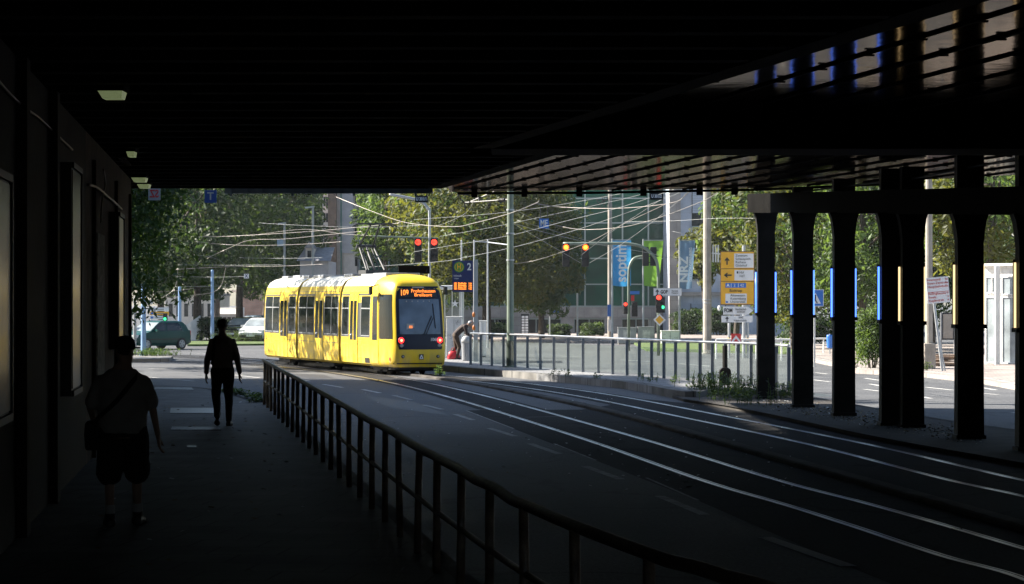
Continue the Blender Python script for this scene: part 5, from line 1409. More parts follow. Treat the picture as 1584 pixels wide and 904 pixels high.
# local +y points right in the picture
tor = [(V((0, -.06, .86)), .16, .12), (V((0, -.02, .94)), .17, .125), (V((0, .05, 1.03)), .16, .115), (V((0, .17, 1.14)), .175, .12), (V((0, .29, 1.24)), .19, .115), (V((0, .37, 1.29)), .17, .09), (V((0, .42, 1.31)), .09, .065)]
arms = [(-1, (V((-.19, .33, 1.26)), V((-.22, .38, .98)), V((-.18, .58, .88)))), (1, (V((.19, .33, 1.26)), V((.22, .40, .98)), V((.17, .60, .90))))]
legs = [(V((-.09, -.04, .88)), V((-.10, -.02, .47)), V((-.10, -.26, .10)), V((-.10, -.11, .035))), (V((.09, -.02, .88)), V((.10, .12, .48)), V((.10, .02, .085)), V((.10, .17, .03)))]
mb = MB()
torso(mb, [(c, w_ * .93, d_ * .93, Xv, V((0, .7, -.7))) for c, w_, d_ in tor])
capsule(mb, V((0, .40, 1.30)), V((0, .50, 1.33)), .055, .052); head(mb, (0, .56, 1.36), (0, .75, -.66), (0, .66, .75))
for s_, (a, b, c) in arms: capsule(mb, a, b, .05, .038); capsule(mb, b, c, .038, .026); hand(mb, c, V((0, .9, -.4)), V((-s_, 0, .2)), .4)
for a, b, c, toe in legs: capsule(mb, a, b, .085, .055); capsule(mb, b, c, .052, .034); foot(mb, c, toe)
remesh(mb, 'body', M['skin'], m3, .011, 3)
mb = MB(); torso(mb, [(c, w_ * 1.08, d_ * 1.1, Xv, V((0, .7, -.7))) for c, w_, d_ in tor[1:]])
for s_, (a, b, c) in arms: capsule(mb, a, b, .072, .056); capsule(mb, b, V(b).lerp(V(c), .85), .055, .042)
remesh(mb, 'jacket', M['jack'], m3, .013, 3)
mb = MB(); torso(mb, [(c, w_ * 1.04, d_ * 1.05, Xv, V((0, .9, -.3))) for c, w_, d_ in tor[:3]])
for a, b, c, toe in legs: capsule(mb, a, b, .11, .076); capsule(mb, b, c, .074, .056)
remesh(mb, 'trousers', M['trou2'], m3, .013, 3)
for a, b, c, toe in legs: mb = MB(); foot(mb, c, toe, 1.12, .004); remesh(mb, 'shoe', M['shoe'], m3, .011, 2)
mb = MB(); mb.ball((0, .535, 1.395), .086, .10, .085, 12, 10); remesh(mb, 'hair', M['grey'], m3, .011, 2)
# ================================================================== STREET FURNITURE
def pole(px, ytop, ybase, r, label, name='mast', cat='mast', m='galv', zb=ZR, top=None, group=None, s=None, taper=.8, cap=True):
    """upright pole standing at column px with its foot at row ybase"""
    g = G(px, ybase, zb) if s is None else V(((px - CX) / s, F / s, zb))
    s = F / g.y
    zt = top if top else CAM - (ytop - HZ) / s
    t = thing(name, g, 0, label, cat, group)
    MB().tube([g + V((0, 0, -.02)), V((g.x, g.y, zt))], [r, r * taper], 14).build('shaft', M[m], t, smooth=False)
    MB().tube([g, g + V((0, 0, .05))], r * 1.6, 14).build('foot', M[m], t)
    if cap: MB().ball(V((g.x, g.y, zt)), r * taper * 1.05, None, r * .5, 12, 6).build('cap', M[m], t, smooth=True)
    return t, g, s
def wpt(px, py, s): return P(px, py, s)
def panel(mb, p0, p1, z0, z1, th=.02, mi=0):
    """upright panel between two ground points"""
    p0, p1 = V((p0[0], p0[1], 0)), V((p1[0], p1[1], 0)); d = (p1 - p0); c = (p0 + p1) / 2
    n = V((d.y, -d.x, 0)).normalized()
    return mb.obox(V((c.x, c.y, (z0 + z1) / 2)), d / 2, n * th / 2, V((0, 0, (z1 - z0) / 2)), mi)
def board(parent, name, px0, px1, py0, py1, s, m, off=0.0, th=.03):
    a, b = P(px0, py0, s), P(px1, py1, s)
    return MB().box(a.x, b.x, a.y - off - th, a.y - off, b.z, a.z).build(name, m, parent)
def txt(t, parent, px, py, s, hpx, m, wpx=None, off=.04, up=(0, 0, 1), right=(1, 0, 0), **kw):
    p = P(px, py, s); p.y -= off
    return lettering(t, parent, hpx * 1.38 / s, p, right, up, m, (wpx / s) if wpx else None, **kw)
def arrow(parent, px, py, s, size, ang, m, off=.04, name='arrow'):
    c = P(px, py, s); c.y -= off; k = size / s
    pts = [(-.09, -.5), (.09, -.5), (.09, .1), (.30, -.05), (.30, .12), (0, .5), (-.30, .12), (-.30, -.05), (-.09, .1)]
    ca, sa = math.cos(ang), math.sin(ang)
    return MB().prism([c + V(((x * ca - y * sa) * k, 0, (x * sa + y * ca) * k)) for x, y in pts], (0, -.004, 0)).build(name, m, parent)

# ---- platform railing with glass panels
rp = [P(700, 515.0, 43), P(726, 516, 44), P(843, 520, 47.2), P(960, 524, 51), P(1064, 528.2, 54.4), P(1169, 532, 57.5), P(1228, 535.5, 60.5)]
rp = catmull([V((p.x, p.y, ZP)) for p in rp], 12)
def on_rail(px):
    for a, b in zip(rp, rp[1:]):
        xa, xb = CX + F * a.x / a.y, CX + F * b.x / b.y
        if xa <= px <= xb: return a.lerp(b, (px - xa) / (xb - xa + 1e-9))
    return rp[-1]
pr = thing('platform_railing', on_rail(728), 0, 'steel railing with clear glass panels along the back of the tram platform', 'railing')
M['panelglass'] = glass_mat('railing_glass', fac=.05, haze=.05)
posts = [728, 744, 761, 779, 797, 816, 836, 857, 879, 902, 926, 948, 970, 989, 1008, 1027, 1045, 1064, 1083, 1102, 1122, 1142, 1162, 1182, 1201, 1220]
pp = [on_rail(x) for x in posts]
H = 1.10
MB().tube([p + V((0, 0, H)) for p in pp], .035, 10).build('top_rail', M['steel'], pr, smooth=True)
M['postgrey'] = mat('blue_grey_post_paint', (0.16, 0.18, 0.21), 0.4, .3)
for i, p in enumerate(pp):
    MB().box(p.x - .045, p.x + .045, p.y - .04, p.y + .04, ZP - .02, ZP + H - .037).build('post', M['postgrey'], pr)
    if i + 1 < len(pp):
        q = pp[i + 1]; d = (q - p).normalized() * .07
        panel(MB(), p + d, q - d, ZP + .06, ZP + H - .22, .012).build('glass_panel', M['panelglass'], pr)

# ---- stop display
s = 42.0; g = V(((736 - CX) / s, F / s, ZP))
dp = thing('stop_display', g, 0, 'navy stop display on a pale mast reading 2 with a round green H', 'sign')
MB().box(g.x - .075, g.x + .075, g.y - .06, g.y + .06, ZP - .02, P(0, 402, s).z).build('mast', M['galv'], dp)
bd = board(dp, 'board', 700, 732, 403.5, 452, s, M['signnavy'], .07, .14)
c = P(710.3, 413.5, s); c.y -= .215
MB().tube([c, c + V((0, -.012, 0))], 8.2 / s, 24).build('stop_disc', mat('stop_green', (.06, .28, .04), .4), bd)
MB().tube([c + V((0, -.0125, 0)), c + V((0, -.018, 0))], 6.6 / s, 24).build('stop_ring', M['signy'], bd)
MB().tube([c + V((0, -.0185, 0)), c + V((0, -.024, 0))], 5.8 / s, 24).build('stop_disc', mat('stop_green', (.06, .28, .04), .4), bd)
txt('H', bd, 710.3, 413.5, s, 8, M['signy'], 6, .25, bold=.01)
txt('2', bd, 726, 413.5, s, 11, M['signw'], 6.2, .225, bold=.008)
txt('Hollestraße', bd, 708, 427, s, 3.2, M['signw'], 12, .225)
txt('U-Bahn', bd, 706, 431.2, s, 2.2, M['signw'], 7, .225)
scr = board(bd, 'screen', 702, 731, 437, 449, s, M['black'], .212, .006)
for k, (a, b, c_) in enumerate([('103', 'Dellwig', '2'), ('109', 'Steele', '4'), ('103', 'Essen Hbf', '7'), ('109', 'Frohnhausen', '9')]):
    for tx, px, w_ in ((a, 704.5, 4), (b, 715, 13), (c_ + ' min', 727.5, 5)):
        txt(tx, bd, px, 438.6 + k * 2.9, s, 2.2, M['led'], w_, .225, bold=.004)
for py in (487, 507.5):
    c = P(733.0, py, s); c.y -= .07
    MB().ball(c, .055, .05, .10, 10, 8).build('orange_reflector', mat('orange_plastic', (.5, .16, .03), .4), dp, smooth=True)

# ---- masts on and behind the platform
t, g, s = pole(789.5, 303, 568, .125, 'thick grey-green catenary mast standing on the platform', 'catenary_mast', 'mast', 'greenpole', ZP, 8.2)
MB().tube([g, g + V((0, 0, .9))], .135, 14).build('sleeve', mat('dark_green_paint', (.03, .045, .035), .5), t)
for z in (3.4, 4.3, 5.1): MB().tube([V((g.x, g.y, z)), V((g.x, g.y, z + .05))], .137, 12).build('clamp', M['galv'], t)
def cantilever(t, tip, root, nm='cantilever_arm'):
    mb = MB(); tip, root = V(tip), V(root)
    mb.tube([root, tip], .03, 6).tube([root + V((0, 0, .5)), tip + (root - tip) * .1], .022, 6)
    mid = tip.lerp(root, .35)
    mb.tube(catmull([tip, tip + V((-.2, -.1, .28)), tip + V((.35, .1, .22)), mid], 5), .022, 6)
    for k in range(5): mb.tube([root.lerp(tip, .12 + k * .03), root.lerp(tip, .13 + k * .03)], .075, 8)
    mb.tube([tip, tip + V((.05, 0, -.28))], .02, 6)
    mb.tube([mid, mid + V((-.1, 0, .35))], .02, 6)
    return mb.build(nm, M['black'], t)
cantilever(t, P(718, 314, 45), P(789, 309, s)); 
pole(786, 300, 562, .035, 'thin white pole hugging the thick grey-green mast', 'slim_pole', 'pole', 'white', ZP, 6.0, s=45.2)
for px, yt, yb, r, lab in [(714, 372, 540, .05, 'slim pale pole just above the stop display'), (733.5, 372, 540, .05, 'slim pale pole behind the mast of the stop display'), (754.5, 372, 538, .055, 'slim pale pole right of the stop display, joined to the thick mast by a bar')]:
    t, g, s = pole(px, yt, yb, r, lab, 'slim_pole', 'pole', 'galv', ZR, group='slim poles behind the stop display')
    if px == 754.5:
        MB().tube([P(733.5, 373.5, s), P(755, 375, s), P(786, 379, s + 1)], .03, 8).build('crossbar', M['galv'], t)
t, g, s = pole(893, 370, 525, .06, 'slim white pole between the pair of round red signals', 'slim_pole', 'pole', 'galv')
t, g, s = pole(943.5, 300, 524, .15, 'tall olive lamp mast left of the blue banner', 'catenary_mast', 'mast', 'concrete', ZR, 13)
cantilever(t, P(928, 316, s * 1.0), P(943, 306, s))
MB().tube([P(934, 318, s), P(934, 315, s)], .05, 6).build('insulator', M['black'], t)
b_ = MB().box(g.x - .16, g.x + .16, g.y - .2, g.y - .17, 1.0, 1.75).build('small_blue_sign', M['signb'], t)
MB().box(g.x - .12, g.x + .12, g.y - .2, g.y - .17, .05, .8).build('sticker', M['signw'], t)
t, g, s = pole(1094, 298, 548, .20, 'wide concrete mast left of the yellow route board', 'concrete_mast', 'mast', 'concrete', ZR, 10, taper=.85)
for z in (1.9, 2.05): MB().tube([V((g.x, g.y, z)), V((g.x, g.y, z + .05))], .205, 14).build('band', M['galv'], t)
br_ = MB(); a = P(1101, 392, s); 
br_.bar(a, P(1114, 393, s), .06, .06)
for k in range(3): br_.bar(P(1103 + k * 4, 379, s), P(1103 + k * 4, 406, s), .06, .05)
br_.build('signal_bracket', M['white'], t)
# brown mast at right
t, g, s = pole(1437, 270, 571, .13, 'brown mast on the right pavement between the double column and the leaning sign', 'catenary_mast', 'mast', 'concrete', ZR + .13, 10)
MB().box(g.x - .18, g.x + .2, g.y - .18, g.y + .18, ZR + .13, ZR + 1.0).build('base_block', M['concrete'], t, bevel=.03)
# left masts and blue poles
t, g, s = pole(222, 441, 550, .115, 'grey mast on the traffic island in front of the green hatchback', 'signal_mast', 'mast', 'bluepole', ZR + .14)
MB().tube([P(226, 469, s), P(235.5, 468, s)], [.10, .09], 12).build('detector', M['white'], t)
pole(208.5, 462, 549, .08, 'dark mast half behind the end of the underpass wall', 'signal_mast', 'mast', 'grey', ZR + .14)
pole(200.5, 470, 551, .10, 'grey mast touching the end of the underpass wall', 'signal_mast', 'mast', 'galv', ZR + .14)
pole(278, 445, 530, .11, 'shorter pale blue pole above the green hatchback', 'blue_pole', 'pole', 'bluepole')
pole(328.5, 419, 529, .11, 'taller pale blue pole left of the walking man', 'blue_pole', 'pole', 'bluepole')
# streetlights
for px, yt, hx, lab in [(484, 321, 474, 'taller streetlight rising behind the tram next to the tower house'), (440, 346, 432, 'shorter streetlight behind the tram with a small pale sign')]:
    t, g, s = pole(px, yt, 526, .09, lab, 'street_lamp', 'street lamp', 'galv', cap=False, group='street lamps behind the tram')
    z = CAM - (yt - HZ) / s
    MB().obox(V((g.x - (px - hx) / 2 / s, g.y, z)), V(((px - hx + 4) / 2 / s, 0, .03)), V((0, .12, 0)), V((0, 0, .05))).build('lamp_head', M['galv'], t)
    if px == 440: MB().box(P(429, 0, s).x, P(438.5, 0, s).x, g.y - .12, g.y - .095, P(0, 381, s).z, P(0, 371, s).z).build('small_sign', mat('pale_blue_sheet', (.35, .48, .62), .4), t)

# ---- signals
def signal_head(name, px, py0, py1, s, lit, label, parent=None, arrow_=False, w=5.6, lamp='red_on', group=None, yoff=0):
    p0, p1 = P(px, py0, s), P(px, py1, s)
    t = parent if parent else thing(name, V((p0.x, p0.y, p1.z)), 0, label, 'traffic signal', group)
    hw = w / s; hx = (p0.z - p1.z)
    bd = MB().box(p0.x - hw, p0.x + hw, p0.y - .17, p0.y + .05, p1.z, p0.z).build('signal_box' if parent else 'housing', M['black'], t, bevel=.02)
    n = 3
    for k in range(n):
        c = V((p0.x, p0.y - .175, p0.z - hx * (k + .5) / n)); r = min(hw * .78, hx / n * .42)
        l_ = MB().tube([c, c + V((0, -.012, 0))], r, 18).build('lens', M[lamp] if k == lit else M['lampoff'], bd)
        if k == lit and lamp == 'amber_on':
            MB().tube([c + V((0, -.0125, 0)), c + V((0, -.018, 0))], r * .62, 14).build('lens_core', M['amber_core'], bd)
        if k == lit and arrow_:
            mb = MB(); q = c + V((0, -.014, 0))
            mb.bar(q + V((-r * .7, 0, 0)), q + V((r * .6, 0, 0)), r * .16, .006, 0, (0, 1, 0)).bar(q + V((-r * .7, -.001, 0)), q + V((-r * .1, -.001, r * .5)), r * .16, .006, 0, (0, 1, 0)).bar(q + V((-r * .7, -.001, 0)), q + V((-r * .1, -.001, -r * .5)), r * .16, .006, 0, (0, 1, 0))
            mb.build('arrow', M['ink'], bd)
        hood = MB(); rows = []
        for yy in (0, -.16):
            rows.append([c + V((r * 1.12 * math.cos(a), yy, r * 1.12 * math.sin(a))) for a in [math.pi * (-.1 + 1.2 * i / 10) for i in range(11)]])
        hood.loft(rows, caps=False, closed=False); hood.build('hood', M['black'], bd)
    return t
# pair with red arrows on a gooseneck behind the tram
s = 36.0; g = V(((664.5 - CX) / s, F / s, ZR))
t = thing('signal_gantry', g, 0, 'curved grey signal mast behind the tram roof holding two red left arrow signals', 'signal mast')
pts = [g, P(664.5, 440, s), P(664.5, 335, s), P(662.5, 324, s), P(655, 314.5, s), P(640, 308, s), P(602, 301, s)]
MB().tube([pts[0]] + catmull(pts[1:], 6), .06, 10).build('mast', M['galv'], t, smooth=True)
MB().tube([P(577, 365.5, s), P(678, 369, s)], .035, 8).build('crossarm', M['greenpole'], t)
signal_head('s', 647, 369, 406, s - .0, 0, '', t, True)
signal_head('s', 671.8, 369, 406, s - .0, 0, '', t, True)
# pair of round reds on a long arm
s = 35.0; g = V(((1018.5 - CX) / s, F / s, ZR))
t = thing('signal_gantry', g, 0, 'grey-green mast whose long arm carries the pair of round red signals over the road', 'signal mast')
pts = [g, P(1018.5, 430, s), P(1017.5, 415, s), P(1013, 399, s), P(996, 383.5, s), P(972, 377.5, s), P(940, 377, s), P(871, 377.5, s)]
MB().tube([pts[0]] + catmull(pts[1:], 6), .07, 10).build('mast', M['greenpole'], t, smooth=True)
signal_head('s', 875.5, 377, 413, s + .3, 0, '', t, lamp='amber_on')
signal_head('s', 905.5, 377, 413, s + .3, 0, '', t, lamp='amber_on')
signal_head('s', 1018.8, 456, 484, s + .3, 0, '', t, w=4.6)
h_ = board(t, 'side_signal_box', 1022.5, 1028, 460, 484, s, M['black'], .1, .16)
c = P(1024.8, 475.5, s); c.y -= .265
MB().tube([c, c + V((0, -.01, 0))], .075, 14).build('lens', M['green_on'], h_)
for px in (999, 1011):
    c = P(px, 397, s); 
    MB().box(c.x - .14, c.x + .14, c.y + .06, c.y + .3, c.z - .42, c.z + .42).build('rear_signal_box', M['black'], t, bevel=.03)
    for k in range(3): MB().obox(c + V((.16, .28, .28 - k * .27)), (.07, 0, 0), (0, .12, 0), (0, 0, .02)).build('rear_signal_hood', M['black'], t)
gs = board(t, 'direction_sign', 1011, 1054, 446.5, 457.5, s, M['signw'], .09, .03)
board(gs, 'sign_back', 1010.4, 1054.6, 445.9, 458.1, s, M['grey'], .088, .028)
arrow(gs, 1016.5, 452, s, 8.5, 0, M['ink'], .125); txt('GOP', gs, 1027, 452, s, 5.5, M['ink'], 11, .125, bold=.008); txt('Varieté\nTheater', gs, 1043.5, 452, s, 2.9, M['ink'], 11, .125, spacing=.8)
c = P(1020, 495, s); c.y -= .10; k = 9.6 / s
dm = MB().prism([c + V((-k, 0, 0)), c + V((0, 0, -k)), c + V((k, 0, 0)), c + V((0, 0, k))], (0, -.02, 0)).build('priority_sign', M['signw'], t)
k = 6.6 / s; c.y -= .021
MB().prism([c + V((-k, 0, 0)), c + V((0, 0, -k)), c + V((k, 0, 0)), c + V((0, 0, k))], (0, -.006, 0)).build('yellow_field', M['signy'], dm)
# second gooseneck further back
s = 32.0; g = V(((972.5 - CX) / s, F / s, ZR))
t = thing('signal_gantry', g, 0, 'green gooseneck signal mast with a low red signal left of the green banner', 'signal mast')
MB().tube([g] + catmull([P(972.5, 440, s), P(973.5, 415, s), P(980, 401, s), P(992, 397, s), P(1003, 396.5, s)], 6), .065, 10).build('mast', M['greenpole'], t, smooth=True)
signal_head('s', 967.5, 468, 486, s + .3, 0, '', t, w=3.4)
signal_head('s', 981.5, 467, 490, s + .3, -1, '', t, w=4.4)
board(t, 'street_name_sign', 974.5, 989, 450.5, 455.5, s, M['signb'], .08, .02)
board(t, 'warning_plate', 976, 981, 457, 466, s, M['redink'], .08, .02)
# far signal at the crossing
s = 29.0; g = V(((256 - CX) / s, F / s, ZR))
t = thing('traffic_signal', g, 0, 'small signal showing green beside the stacked route signs at the crossing', 'traffic signal')
MB().tube([g, P(256, 500, s)], .05, 8).build('pole', M['galv'], t)
signal_head('s', 256, 485, 502, s, 1, '', t, lamp='green_on', w=3.2)

# ---- stacked route signs far left
s = 28.0; g = V(((247 - CX) / s, F / s, ZR))
t = thing('route_sign', g, 0, 'stack of four white and yellow route signs across the crossing above the hatchback', 'sign')
for dx in (-13, 13): MB().tube([V((g.x + dx / s, g.y, ZR)), V((g.x + dx / s, g.y, P(0, 476, s).z))], .04, 8).build('post', M['galv'], t)
for k, (col_, ptc) in enumerate([('signw', 'signnavy'), ('signy', 'signb'), ('signw', 'signb'), ('signw', 'signb')]):
    b_ = board(t, 'plate', 232, 261.5, 476 + k * 6.4, 481.2 + k * 6.4, s, M[col_], .06, .03)
    board(b_, 'end_field', 233.5, 237.5, 477 + k * 6.4, 480.2 + k * 6.4, s, M[ptc], .093, .006)
    board(b_, 'text_bar', 240, 254 - k, 478 + k * 6.4, 479.4 + k * 6.4, s, M['grey'], .093, .004)

# ---- big yellow route board
s = 36.5
g = V(((1142 - CX) / s, F / s, ZR))
t = thing('route_board', g, 0, 'big yellow route board with white fields and two white arrow signs below', 'sign')
for px, tp in ((1128, 500), (1151, 380), (1157, 500)): MB().tube([V(((px - CX) / s, g.y + .08, ZR)), V(((px - CX) / s, g.y + .08, P(0, tp, s).z))], .055 if px != 1151 else .075, 10).build('post', M['galv'], t)
for px in (1128, 1157): 
    c = P(px, 525, s); MB().tube([c + V((0, .08, -.06)), c + V((0, .08, .06))], .062, 10).build('orange_band', M['signy'], t)
MB().box(P(1114.5, 0, s).x, P(1167, 0, s).x, g.y - .02, g.y + .02, P(0, 472, s).z, P(0, 389, s).z).build('backplate', mat('brown_board_edge', (.12, .06, .03), .5), t)
for (y0, y1) in ((390.2, 415.6), (416.6, 435), (436, 470.8)):
    bd = board(t, 'yellow_panel', 1115.5, 1166, y0, y1, s, M['signy'], .022, .02)
    if y0 < 400:
        arrow(bd, 1124.5, 404, s, 12, 0, M['ink'], .05)
        board(bd, 'white_field', 1135.5, 1165.5, 392.5, 414.5, s, M['signw'], .044, .004)
        for k, w_ in enumerate(('Zentrum', 'Schauspielh.', 'Rathaus', 'Gildehof')): txt(w_, bd, 1137.5, 395.8 + k * 5.1, s, 3.7, M['ink'], None, .054, align='LEFT')
    elif y0 < 420:
        arrow(bd, 1125.5, 426, s, 12, R(90), M['ink'], .05)
        board(bd, 'white_field', 1136, 1165.5, 418, 434, s, M['signw'], .044, .004)
        txt('Hbf', bd, 1147, 422, s, 3.8, M['ink'], 7, .054); txt('HdT', bd, 1148, 427.5, s, 3.8, M['ink'], 8, .054)
        board(bd, 'station_mark', 1139.5, 1142, 420, 423.5, s, M['ink'], .05, .003)
    else:
        b_ = board(bd, 'blue_field', 1122, 1154, 438, 445.4, s, M['signb'], .044, .004)
        txt('A', b_, 1126, 441.8, s, 4.6, M['signw'], 5, .054, bold=.006); txt('2', b_, 1136, 441.8, s, 4.2, M['signw'], 3, .054); txt('42', b_, 1147.5, 441.8, s, 4.2, M['signw'], 6, .054)
        for xx in (1130.5, 1141.5): board(b_, 'divider', xx, xx + .7, 438.6, 444.9, s, M['signw'], .05, .003)
        txt('Bottrop', bd, 1138, 450, s, 4.6, M['ink'], 19, .054)
        board(bd, 'white_field', 1122, 1155, 454.5, 469.6, s, M['signw'], .044, .004)
        for k, w_ in enumerate(('Altenessen', 'Katernberg', 'Universität')): txt(w_, bd, 1129.5, 457.4 + k * 4.9, s, 3.8, M['ink'], None, .054, align='LEFT')
        board(bd, 'small_blue_mark', 1122.5, 1126, 466, 469, s, M['signb'], .05, .003)
a = P(1118.5, 474.5, s); 
pts = [P(1118.5, 474.5, s), P(1157, 474.5, s), P(1164.5, 480.7, s), P(1157, 487, s), P(1118.5, 487, s)]
fm = MB().prism([p + V((0, -.03, 0)) for p in pts][::-1], (0, -.02, 0)).build('arrow_sign', M['signw'], t)
txt('FOM', fm, 1126.5, 480.7, s, 6, M['ink'], 12.5, .07, bold=.006); txt('Hochschul-\nzentrum', fm, 1146, 480.7, s, 3.4, M['ink'], 17, .07, spacing=.8)
vh = board(t, 'lower_sign', 1116, 1164, 488.6, 499, s, M['signw'], .03, .02)
arrow(vh, 1124.5, 493.8, s, 8, 0, M['ink'], .06); txt('VHS', vh, 1146, 491.6, s, 3.2, M['ink'], 7, .06); txt('Volkshochschule', vh, 1145, 496.2, s, 2.6, M['ink'], 20, .06)
MB().ball(P(1112.5, 477, s), .07, .07, .12, 8, 6).build('side_lamp', M['white'], t)

# ---- leaning white sign with red lettering
s = 46.0
base = G(1457.5, 574, ZR + .13); s = F / base.y
t = thing('leaning_sign', base, 0, 'white sign with red lettering on a leaning pole before the white pavilion', 'sign')
tp_ = P(1443.5, 440, s)
MB().tube([base, P(1444.5, 466, s)], .045, 10).tube([base + V((.1, .05, 0)), P(1452, 520, s)], .03, 8).build('post', M['galv'], t)
cn = P(1450.5, 449, s); rv = V((math.cos(R(5)), 0, math.sin(R(5)))); uv = V((-math.sin(R(5)), 0, math.cos(R(5))))
hw, hh_ = 17.2 / s, 20 / s
bd = MB().obox(cn + V((0, -.06, 0)), rv * hw, V((0, .012, 0)), uv * hh_).build('board', M['signw'], t)
M['board_red'] = mat('sign_red_text', (.55, .05, .04), .5)
for k, w_ in enumerate(('Innenstadt', 'Essen-Zentrum', 'Hauptbahnhof', '', 'Rellinghausen', 'Steele', 'Kupferdreh')):
    if not w_: continue
    q = cn + V((0, -.078, 0)) + uv * (hh_ * (.82 - k * .27)) - rv * hw * .92
    lettering(w_, bd, 3.9 * 1.3 / s, q, rv, uv, M['board_red'], None, align='LEFT')
    if k not in (3,): lettering('→' if k > 3 else '6a', bd, 3.6 * 1.3 / s, cn + V((0, -.078, 0)) + uv * (hh_ * (.82 - k * .27)) + rv * hw * .82, rv, uv, M['board_red'])
for k in (-.14,): MB().obox(cn + V((0, -.075, 0)) + uv * hh_ * k, rv * hw * .95, V((0, .003, 0)), uv * .008).build('divider', M['board_red'], bd)

# ---- crossing sign, chevron, barriers, bin, bollard
s = 42.0; g = V(((1260 - CX) / s, F / s, ZR))
t = thing('crossing_sign', g, 0, 'square blue pedestrian crossing sign with white triangle seen between two columns', 'sign')
MB().tube([g, P(1260, 447, s)], .035, 8).build('post', M['galv'], t)
b_ = board(t, 'board', 1249, 1273, 449, 473.5, s, M['signb'], .04, .02)
board(t, 'board_rim', 1248.2, 1273.8, 448.2, 474.3, s, M['signw'], .039, .018)
c = [P(1252.5, 470, s), P(1269.5, 470, s), P(1261, 453, s)]
MB().prism([q + V((0, -.063, 0)) for q in c], (0, -.004, 0)).build('triangle', M['signw'], b_)
mb = MB(); q = P(1261, 463, s) + V((0, -.07, 0)); mb.ball(q + V((0, 0, .13)), .03, .008, .03, 8, 6).bar(q + V((0, 0, .1)), q + V((-.01, 0, -.02)), .05, .006, 0, (0, 1, 0)).bar(q + V((-.01, 0, -.02)), q + V((.07, 0, -.15)), .035, .006, 0, (0, 1, 0)).bar(q + V((-.01, -.001, -.02)), q + V((-.08, -.001, -.15)), .035, .006, 0, (0, 1, 0))
mb.build('walking_figure', M['ink'], b_)
s = 38.0; g = V(((1138.5 - CX) / s, F / s, ZR))
t = thing('chevron_sign', g, 0, 'small red and white chevron sign at the foot of the yellow route board', 'sign')
MB().tube([g, P(1138.5, 530, s)], .03, 8).build('post', M['galv'], t)
b_ = board(t, 'board', 1131, 1146, 516.5, 532, s, M['redink'], .03, .02)
c = [P(1132, 527, s), P(1138.5, 519, s), P(1145, 527, s), P(1145, 531, s), P(1138.5, 524, s), P(1132, 531, s)]
MB().prism([q + V((0, -.053, 0)) for q in c], (0, -.004, 0)).build('chevron', M['signw'], b_)
def barrier(x0, x1, y0, y1, s, label):
    g = P((x0 + x1) / 2, y1, s); t = thing('barrier_frame', V((g.x, g.y, ZR)), 0, label, 'barrier', 'white tube barriers beside the road')
    a, b = P(x0, y0, s), P(x1, y0, s)
    for q in (a, a.lerp(b, .5), b): MB().tube([V((q.x, q.y, ZR)), q], .035, 8).build('post', M['white'], t)
    MB().tube([a, b], .038, 8).build('rail', M['white'], t); return t
barrier(1108, 1170, 525.5, 550, 37, 'white tube barrier under the yellow route board')
barrier(1196, 1222, 525.5, 550, 38, 'white tube barrier showing between the first two columns')
barrier(1256, 1292, 524, 548, 35, 'white tube barrier beside the blue litter bin')
g = G(1283.5, 549, ZR + .1); t = thing('litter_bin', g, 0, 'small blue litter bin on a post at the verge beyond the columns', 'litter bin')
MB().tube([g, g + V((0, 0, .9))], .03, 8).build('post', M['galv'], t)
MB().loft([[g + V((r_ * math.cos(a), r_ * math.sin(a) - .06, z)) for a in [2 * math.pi * i / 14 for i in range(14)]] for r_, z in ((.09, .28), (.13, .32), (.15, .8), (.13, .86))]).build('bin_body', M['signb'], t)
# bollard with rounded top
s = 57.5; g = G(1121.5, 603, -.33); s = F / g.y
t = thing('dark_bollard', g, 0, 'dark rounded marker post among the weeds at the end of the platform', 'bollard')
MB().tube([g + V((0, 0, .6)), V((g.x, g.y, P(0, 535, s).z))], .07, 10).build('post', M['column'], t)
hw = 9 / s; hz = 36 / s; pts = [V((-hw, 0, 0)), V((hw, 0, 0)), V((hw, 0, hz * .78))] + [V((hw * math.cos(a), 0, hz * .78 + hw * .75 * math.sin(a))) for a in [math.pi * i / 8 for i in range(1, 8)]] + [V((-hw, 0, hz * .78))]
MB().prism([g + q + V((0, .1, 0)) for q in pts], (0, -.2, 0)).build('marker_body', M['column'], t, bevel=.015)

# ---- platform things: shelter, cabinet, bin, bag, box
s = 39.0; 
a, b = P(688, 448, s), P(716, 448, s)
t = thing('tram_shelter', V(((a.x + b.x) / 2, a.y, ZP)), 0, 'white framed glass shelter on the platform behind the tram nose', 'shelter')
MB().box(a.x - .9, b.x + .02, a.y - .2, a.y + 3.4, a.z, a.z + .16).build('roof', M['white'], t, bevel=.04)
for x in (a.x - .8, b.x - .06): 
    for y in (a.y, a.y + 3.1): MB().box(x - .04, x + .04, y - .04, y + .04, ZP, a.z - .002).build('post', M['white'], t)
MB().box(a.x - .7, b.x - .12, a.y + 3.09, a.y + 3.11, ZP + .25, a.z - .1).build('rear_pane', M['panelglass'], t)
for k in range(4): MB().box(b.x - .075, b.x - .055, a.y + .1 + k * .74, a.y + .72 + k * .74, ZP + .25, a.z - .1).build('side_pane', M['panelglass'], t)
for k in range(5): MB().box(a.x - .7 + k * .3, a.x - .66 + k * .3, a.y + 3.0, a.y + 3.06, ZP + .25, a.z - .05).build('mullion', M['white'], t)
st_ = MB(); c = P(704, 470, s); c.y -= .1
for k in range(5):
    an = math.pi / 2 + k * 1.2566; st_.poly([c, c + V((.06 * math.cos(an - .63), -.001, .06 * math.sin(an - .63))), c + V((.17 * math.cos(an), -.001, .17 * math.sin(an))), c + V((.06 * math.cos(an + .63), -.001, .06 * math.sin(an + .63)))])
st_.build('star_sticker', M['signw'], t)
s = 41.0
